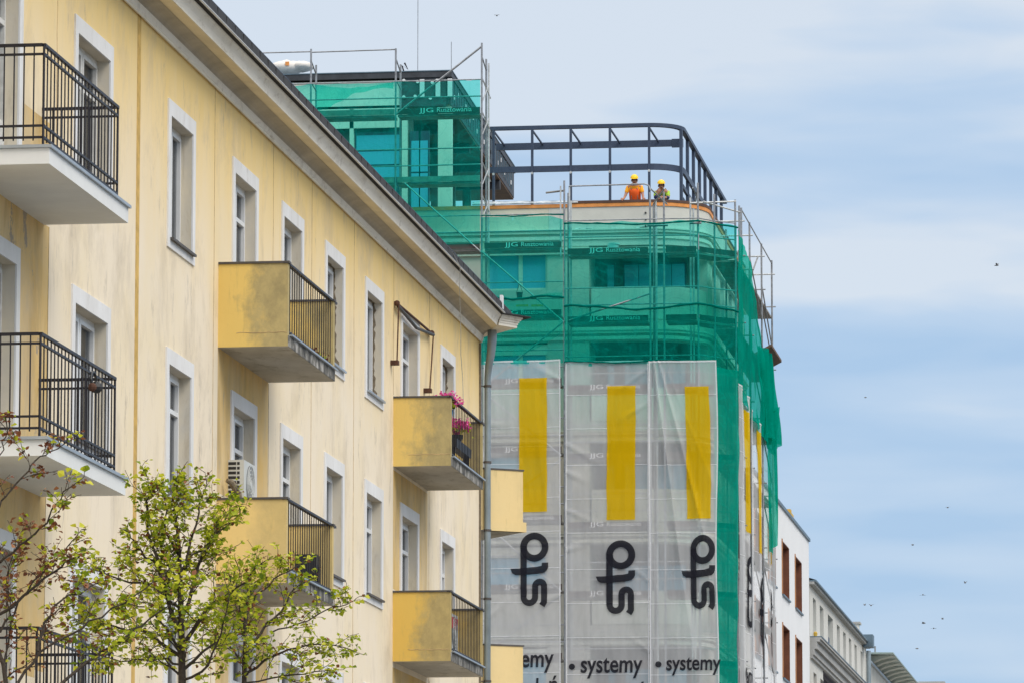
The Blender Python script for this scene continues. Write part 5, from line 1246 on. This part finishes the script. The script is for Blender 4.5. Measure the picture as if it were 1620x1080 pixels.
# ------------------------------------------------------------------ birds
bl = [(786, 25), (1577, 420), (1444, 861), (1460, 940), (1461, 985), (1491, 978), (1477, 993), (1451, 1025), (1368, 956), (1378, 957), (1369, 628), (1499, 802), (1527, 921)]
BL = ['lone bird high above the scaffold mast on the left', 'bird farthest right, level with the round corner netting', 'bird just right of the canopy roof, highest of that flock', 'bird above the canopy roof, first below the flock leader',
 'bird below and level with the old building eave, in the lower flock', 'bird at the right side of the lower flock', 'bird between the two sides of the lower flock, gliding', 'lowest bird, right over the canopy edge', 'left bird of the close pair over the old cream building',
 'right bird of the close pair over the old cream building', 'bird alone in mid sky beside the hanging green drape', 'bird high on the right above the lower flock', 'rightmost bird of the lower flock, near the picture edge']
def bird(i, px, py):
    Y = 230+i*6; p = onY(px, py, Y); k = .55+.15*math.sin(i*2.3); a = math.radians(25+50*math.sin(i*1.7)); r = Matrix.Rotation(i*1.1, 3, 'Z')
    s = MB()
    def T(x, y, z): return p+r@Vector((x*k, y*k, z*k))
    s.tube([T(0, -.16, 0), T(0, -.09, .0), T(0, .02, 0), T(0, .12, 0), T(0, .2, 0)], [.008, .03, .04, .025, .01], 6)
    for sg in (-1, 1):
        zz_ = math.sin(a)*.13
        s.add([T(0, -.07, .01), T(0, .05, .01), T(sg*.14, .03, zz_), T(sg*.14, -.09, zz_), T(sg*.3, .06, zz_*.8), T(0, -.07, .02), T(0, .05, .02), T(sg*.14, .03, zz_+.01), T(sg*.14, -.09, zz_+.01)], [(0, 1, 2, 3), (3, 2, 4), (5, 6, 7, 8), (8, 7, 4)])
    o = s.build('bird', 'bird'); tag(base(o, s, p), BL[i], 'bird', 'birds in the sky')
for i, (a, b) in enumerate(bl): bird(i, a, b)
# ------------------------------------------------------------------ trees
def leaf(mb, p, d, size, rnd):
    d = d.normalized(); nrm = Vector((rnd.gauss(0, .6), rnd.gauss(0, .6), 1)).normalized(); sd_ = d.cross(nrm)
    if sd_.length < .1: sd_ = d.orthogonal()
    sd_.normalize(); nrm = sd_.cross(d); w_ = size*rnd.uniform(.36, .5); f = rnd.uniform(.08, .3)*size
    a = p; b = p+d*size; m1 = p+d*size*.4+sd_*w_+nrm*f; m2 = p+d*size*.4-sd_*w_+nrm*f; m3 = p+d*size*.75+sd_*w_*.6+nrm*f*.5; m4 = p+d*size*.75-sd_*w_*.6+nrm*f*.5; c = p+d*size*.5-nrm*.02*size
    mb.add([a, m1, m3, b, m4, m2, c], [(0, 1, 6), (1, 2, 6), (2, 3, 6), (3, 4, 6), (4, 5, 6), (5, 0, 6)])
def tree(name, label, Y, limbs, trunk, seed, twig_len, n_tw, leafp, brown, lsize, group='street trees in front of the cream house', bare=.0):
    rnd = random.Random(seed); base_ = onY(trunk[0][0], trunk[0][1], Y); root_ = thing(name, label, 'tree', (base_.x, Y, 0), group)
    tr = [Vector((base_.x+.05, Y, 0.0)), Vector((base_.x-.03, Y, base_.z*.5))]+[onY(a, b, Y) for a, b, *_ in trunk]
    n = len(tr); r0 = trunk[0][2]; rr = [r0*1.8, r0*1.35]+[t[2] for t in trunk]
    s = MB(); s.tube(tr, rr, 9); s.build('trunk', 'bark', root_, True)
    br = MB(); gl = MB(); bl_ = MB(); allb = [(tr[2:], rr[2:], 0)]
    for lim in limbs:
        dy = lim[0]; pts = []; m = len(lim[1])
        for i, (a, b) in enumerate(lim[1]): pts.append(onY(a, b, Y+dy*i/max(1, m-1))+Vector((rnd.uniform(-.01, .01), 0, rnd.uniform(-.01, .01))))
        q = [pts[0]]
        for i in range(1, m):                                   # smooth wobble
            for t in (.33, .66, 1): q.append(pts[i-1].lerp(pts[i], t)+(Vector([rnd.uniform(-.025, .025) for _ in range(3)]) if t < 1 else Vector()))
        ra = lim[2]; rads = [lerp(ra, .006, i/(len(q)-1)) for i in range(len(q))]; br.tube(q, rads, 6); allb.append((q, rads, 1))
    def grow(p, d, L, r, depth):
        m = 5; pts = [p]; dd = d.normalized(); 
        for i in range(m):
            dd = (dd+Vector((rnd.gauss(0, .16), rnd.gauss(0, .16), rnd.gauss(.02, .14)))).normalized(); pts.append(pts[-1]+dd*L/m)
        br.tube(pts, [lerp(r, .0028, i/m) for i in range(m+1)], 4, False)
        for i in range(1, m+1):
            if depth > 0 and rnd.random() < .85:
                a = Vector((rnd.gauss(0, 1), rnd.gauss(0, 1), rnd.gauss(.1, .6))).normalized(); grow(pts[i], (dd*.9+a*.9), L*rnd.uniform(.35, .6), r*.6, depth-1)
            k = 2 if depth == 0 else 1
            for _ in range(k+(i == m)):
                if rnd.random() < leafp:
                    ld = (dd*.4+Vector((rnd.gauss(0, 1), rnd.gauss(0, 1), rnd.gauss(-.25, .5)))).normalized(); q = pts[i].lerp(pts[i-1], rnd.random())
                    isb = rnd.random() < brown(q) if callable(brown) else rnd.random() < brown
                    leaf(bl_ if isb else gl, q+ld*.02, ld, lsize*rnd.uniform(.55, 1.25)*(.8 if isb else 1), rnd)
    for pts, rads, kind in allb:
        tot = sum((b-a).length for a, b in zip(pts, pts[1:])); cnt = max(2, int(tot*n_tw))
        for k in range(cnt):
            t = (k+rnd.random())/cnt; t = .12+.88*t if kind else t; i = min(len(pts)-2, int(t*(len(pts)-1))); f = t*(len(pts)-1)-i
            p = pts[i].lerp(pts[i+1], f); d = (pts[i+1]-pts[i]).normalized(); a = d.orthogonal(); a = Matrix.Rotation(rnd.uniform(0, 2*PI), 3, d)@a
            dr = (d*.55+a.normalized()*.8+Vector((0, 0, .25))); grow(p, dr, twig_len*rnd.uniform(.5, 1.15)*(1.15-.55*t), max(.004, rads[i]*.35), 1)
        grow(pts[-1], (pts[-1]-pts[-2]), twig_len*.6, .006, 1)
    br.build('branches', 'bark', root_); 
    if gl.v: gl.build('crown', 'leaf', root_)
    if bl_.v: bl_.build('withered_leaves', 'leaf_brown', root_)
    print(name, len(gl.f), len(bl_.f), len(br.f))
Y1 = 52.0
tree('lime_tree', 'small lime green leaved tree with upright crown in front of the cream house', Y1,
     [(-.6, [(286, 1000), (262, 930), (240, 860), (232, 800), (236, 768)], .024), (.5, [(287, 980), (312, 900), (340, 850), (365, 800)], .022), (.3, [(285, 930), (300, 860), (315, 810), (322, 778)], .018),
      (-.4, [(285, 950), (250, 900), (222, 870), (205, 850)], .018), (-.5, [(288, 1020), (330, 960), (372, 930), (415, 890)], .024), (.4, [(286, 960), (240, 925), (190, 915), (150, 900)], .018),
      (.6, [(288, 1040), (240, 1000), (180, 990), (130, 985)], .022), (.2, [(285, 900), (320, 870), (352, 835)], .014), (-.3, [(284, 880), (262, 840), (262, 790)], .014), (.3, [(289, 1060), (335, 1020), (380, 1000)], .02),
      (-.5, [(288, 1075), (330, 1050), (350, 1000), (362, 950)], .016), (.3, [(287, 1050), (250, 1040), (205, 1045), (160, 1035)], .014), (-.3, [(288, 1030), (262, 990), (230, 960), (190, 950)], .016)],
     [(288, 1082, .042), (287, 1000, .034), (285, 920, .027), (283, 860, .019), (277, 810, .012), (280, 775, .006)], 21, .38, 11, .46, .14, .062)
tree('withered_tree', 'sparse tree with long slanting limbs and many withered brown leaves at the left edge', 47.5,
     [(.5, [(28, 1080), (62, 1030), (110, 1005), (160, 975), (215, 940), (262, 905)], .016), (.8, [(95, 1082), (150, 1040), (200, 1005), (240, 975), (300, 930)], .017), (.3, [(0, 1000), (30, 950), (70, 905), (110, 860)], .012),
      (-.5, [(0, 890), (30, 862), (62, 835), (85, 800), (112, 770)], .013), (.2, [(0, 800), (18, 775), (45, 745), (62, 722), (90, 708)], .011), (-.2, [(0, 970), (60, 925), (100, 895), (125, 880)], .016),
      (.4, [(5, 1060), (15, 1000), (12, 930), (20, 880)], .010), (-.3, [(0, 720), (8, 690), (10, 660)], .006), (.4, [(60, 1030), (70, 985), (95, 950), (140, 930)], .016)],
     [(10, 1085, .024), (5, 1050, .02), (-20, 980, .018), (-40, 900, .016)], 33, .32, 8, .36, lambda q: .80 if q.x < onY(95, 900, 47.5).x else (.35 if q.x < onY(170, 900, 47.5).x else .12), .068)
tree('young_tree', 'thin young tree with loose yellow green leaves below the second yellow balcony', 56.0,
     [(.5, [(387, 1040), (420, 985), (455, 950), (480, 920)], .018), (.4, [(388, 1065), (440, 1035), (490, 1018), (545, 1022)], .018), (-.4, [(386, 1000), (380, 955), (372, 925)], .014),
      (.3, [(386, 980), (405, 940), (432, 915), (470, 895)], .014), (-.5, [(387, 1050), (350, 1010), (320, 990)], .014), (.2, [(430, 1000), (470, 985), (520, 962), (545, 958)], .010), (.0, [(386, 1080), (460, 1065), (520, 1060)], .012)],
     [(386, 1085, .03), (387, 1040, .026), (389, 980, .018), (392, 930, .009)], 44, .34, 11, .44, .13, .060)
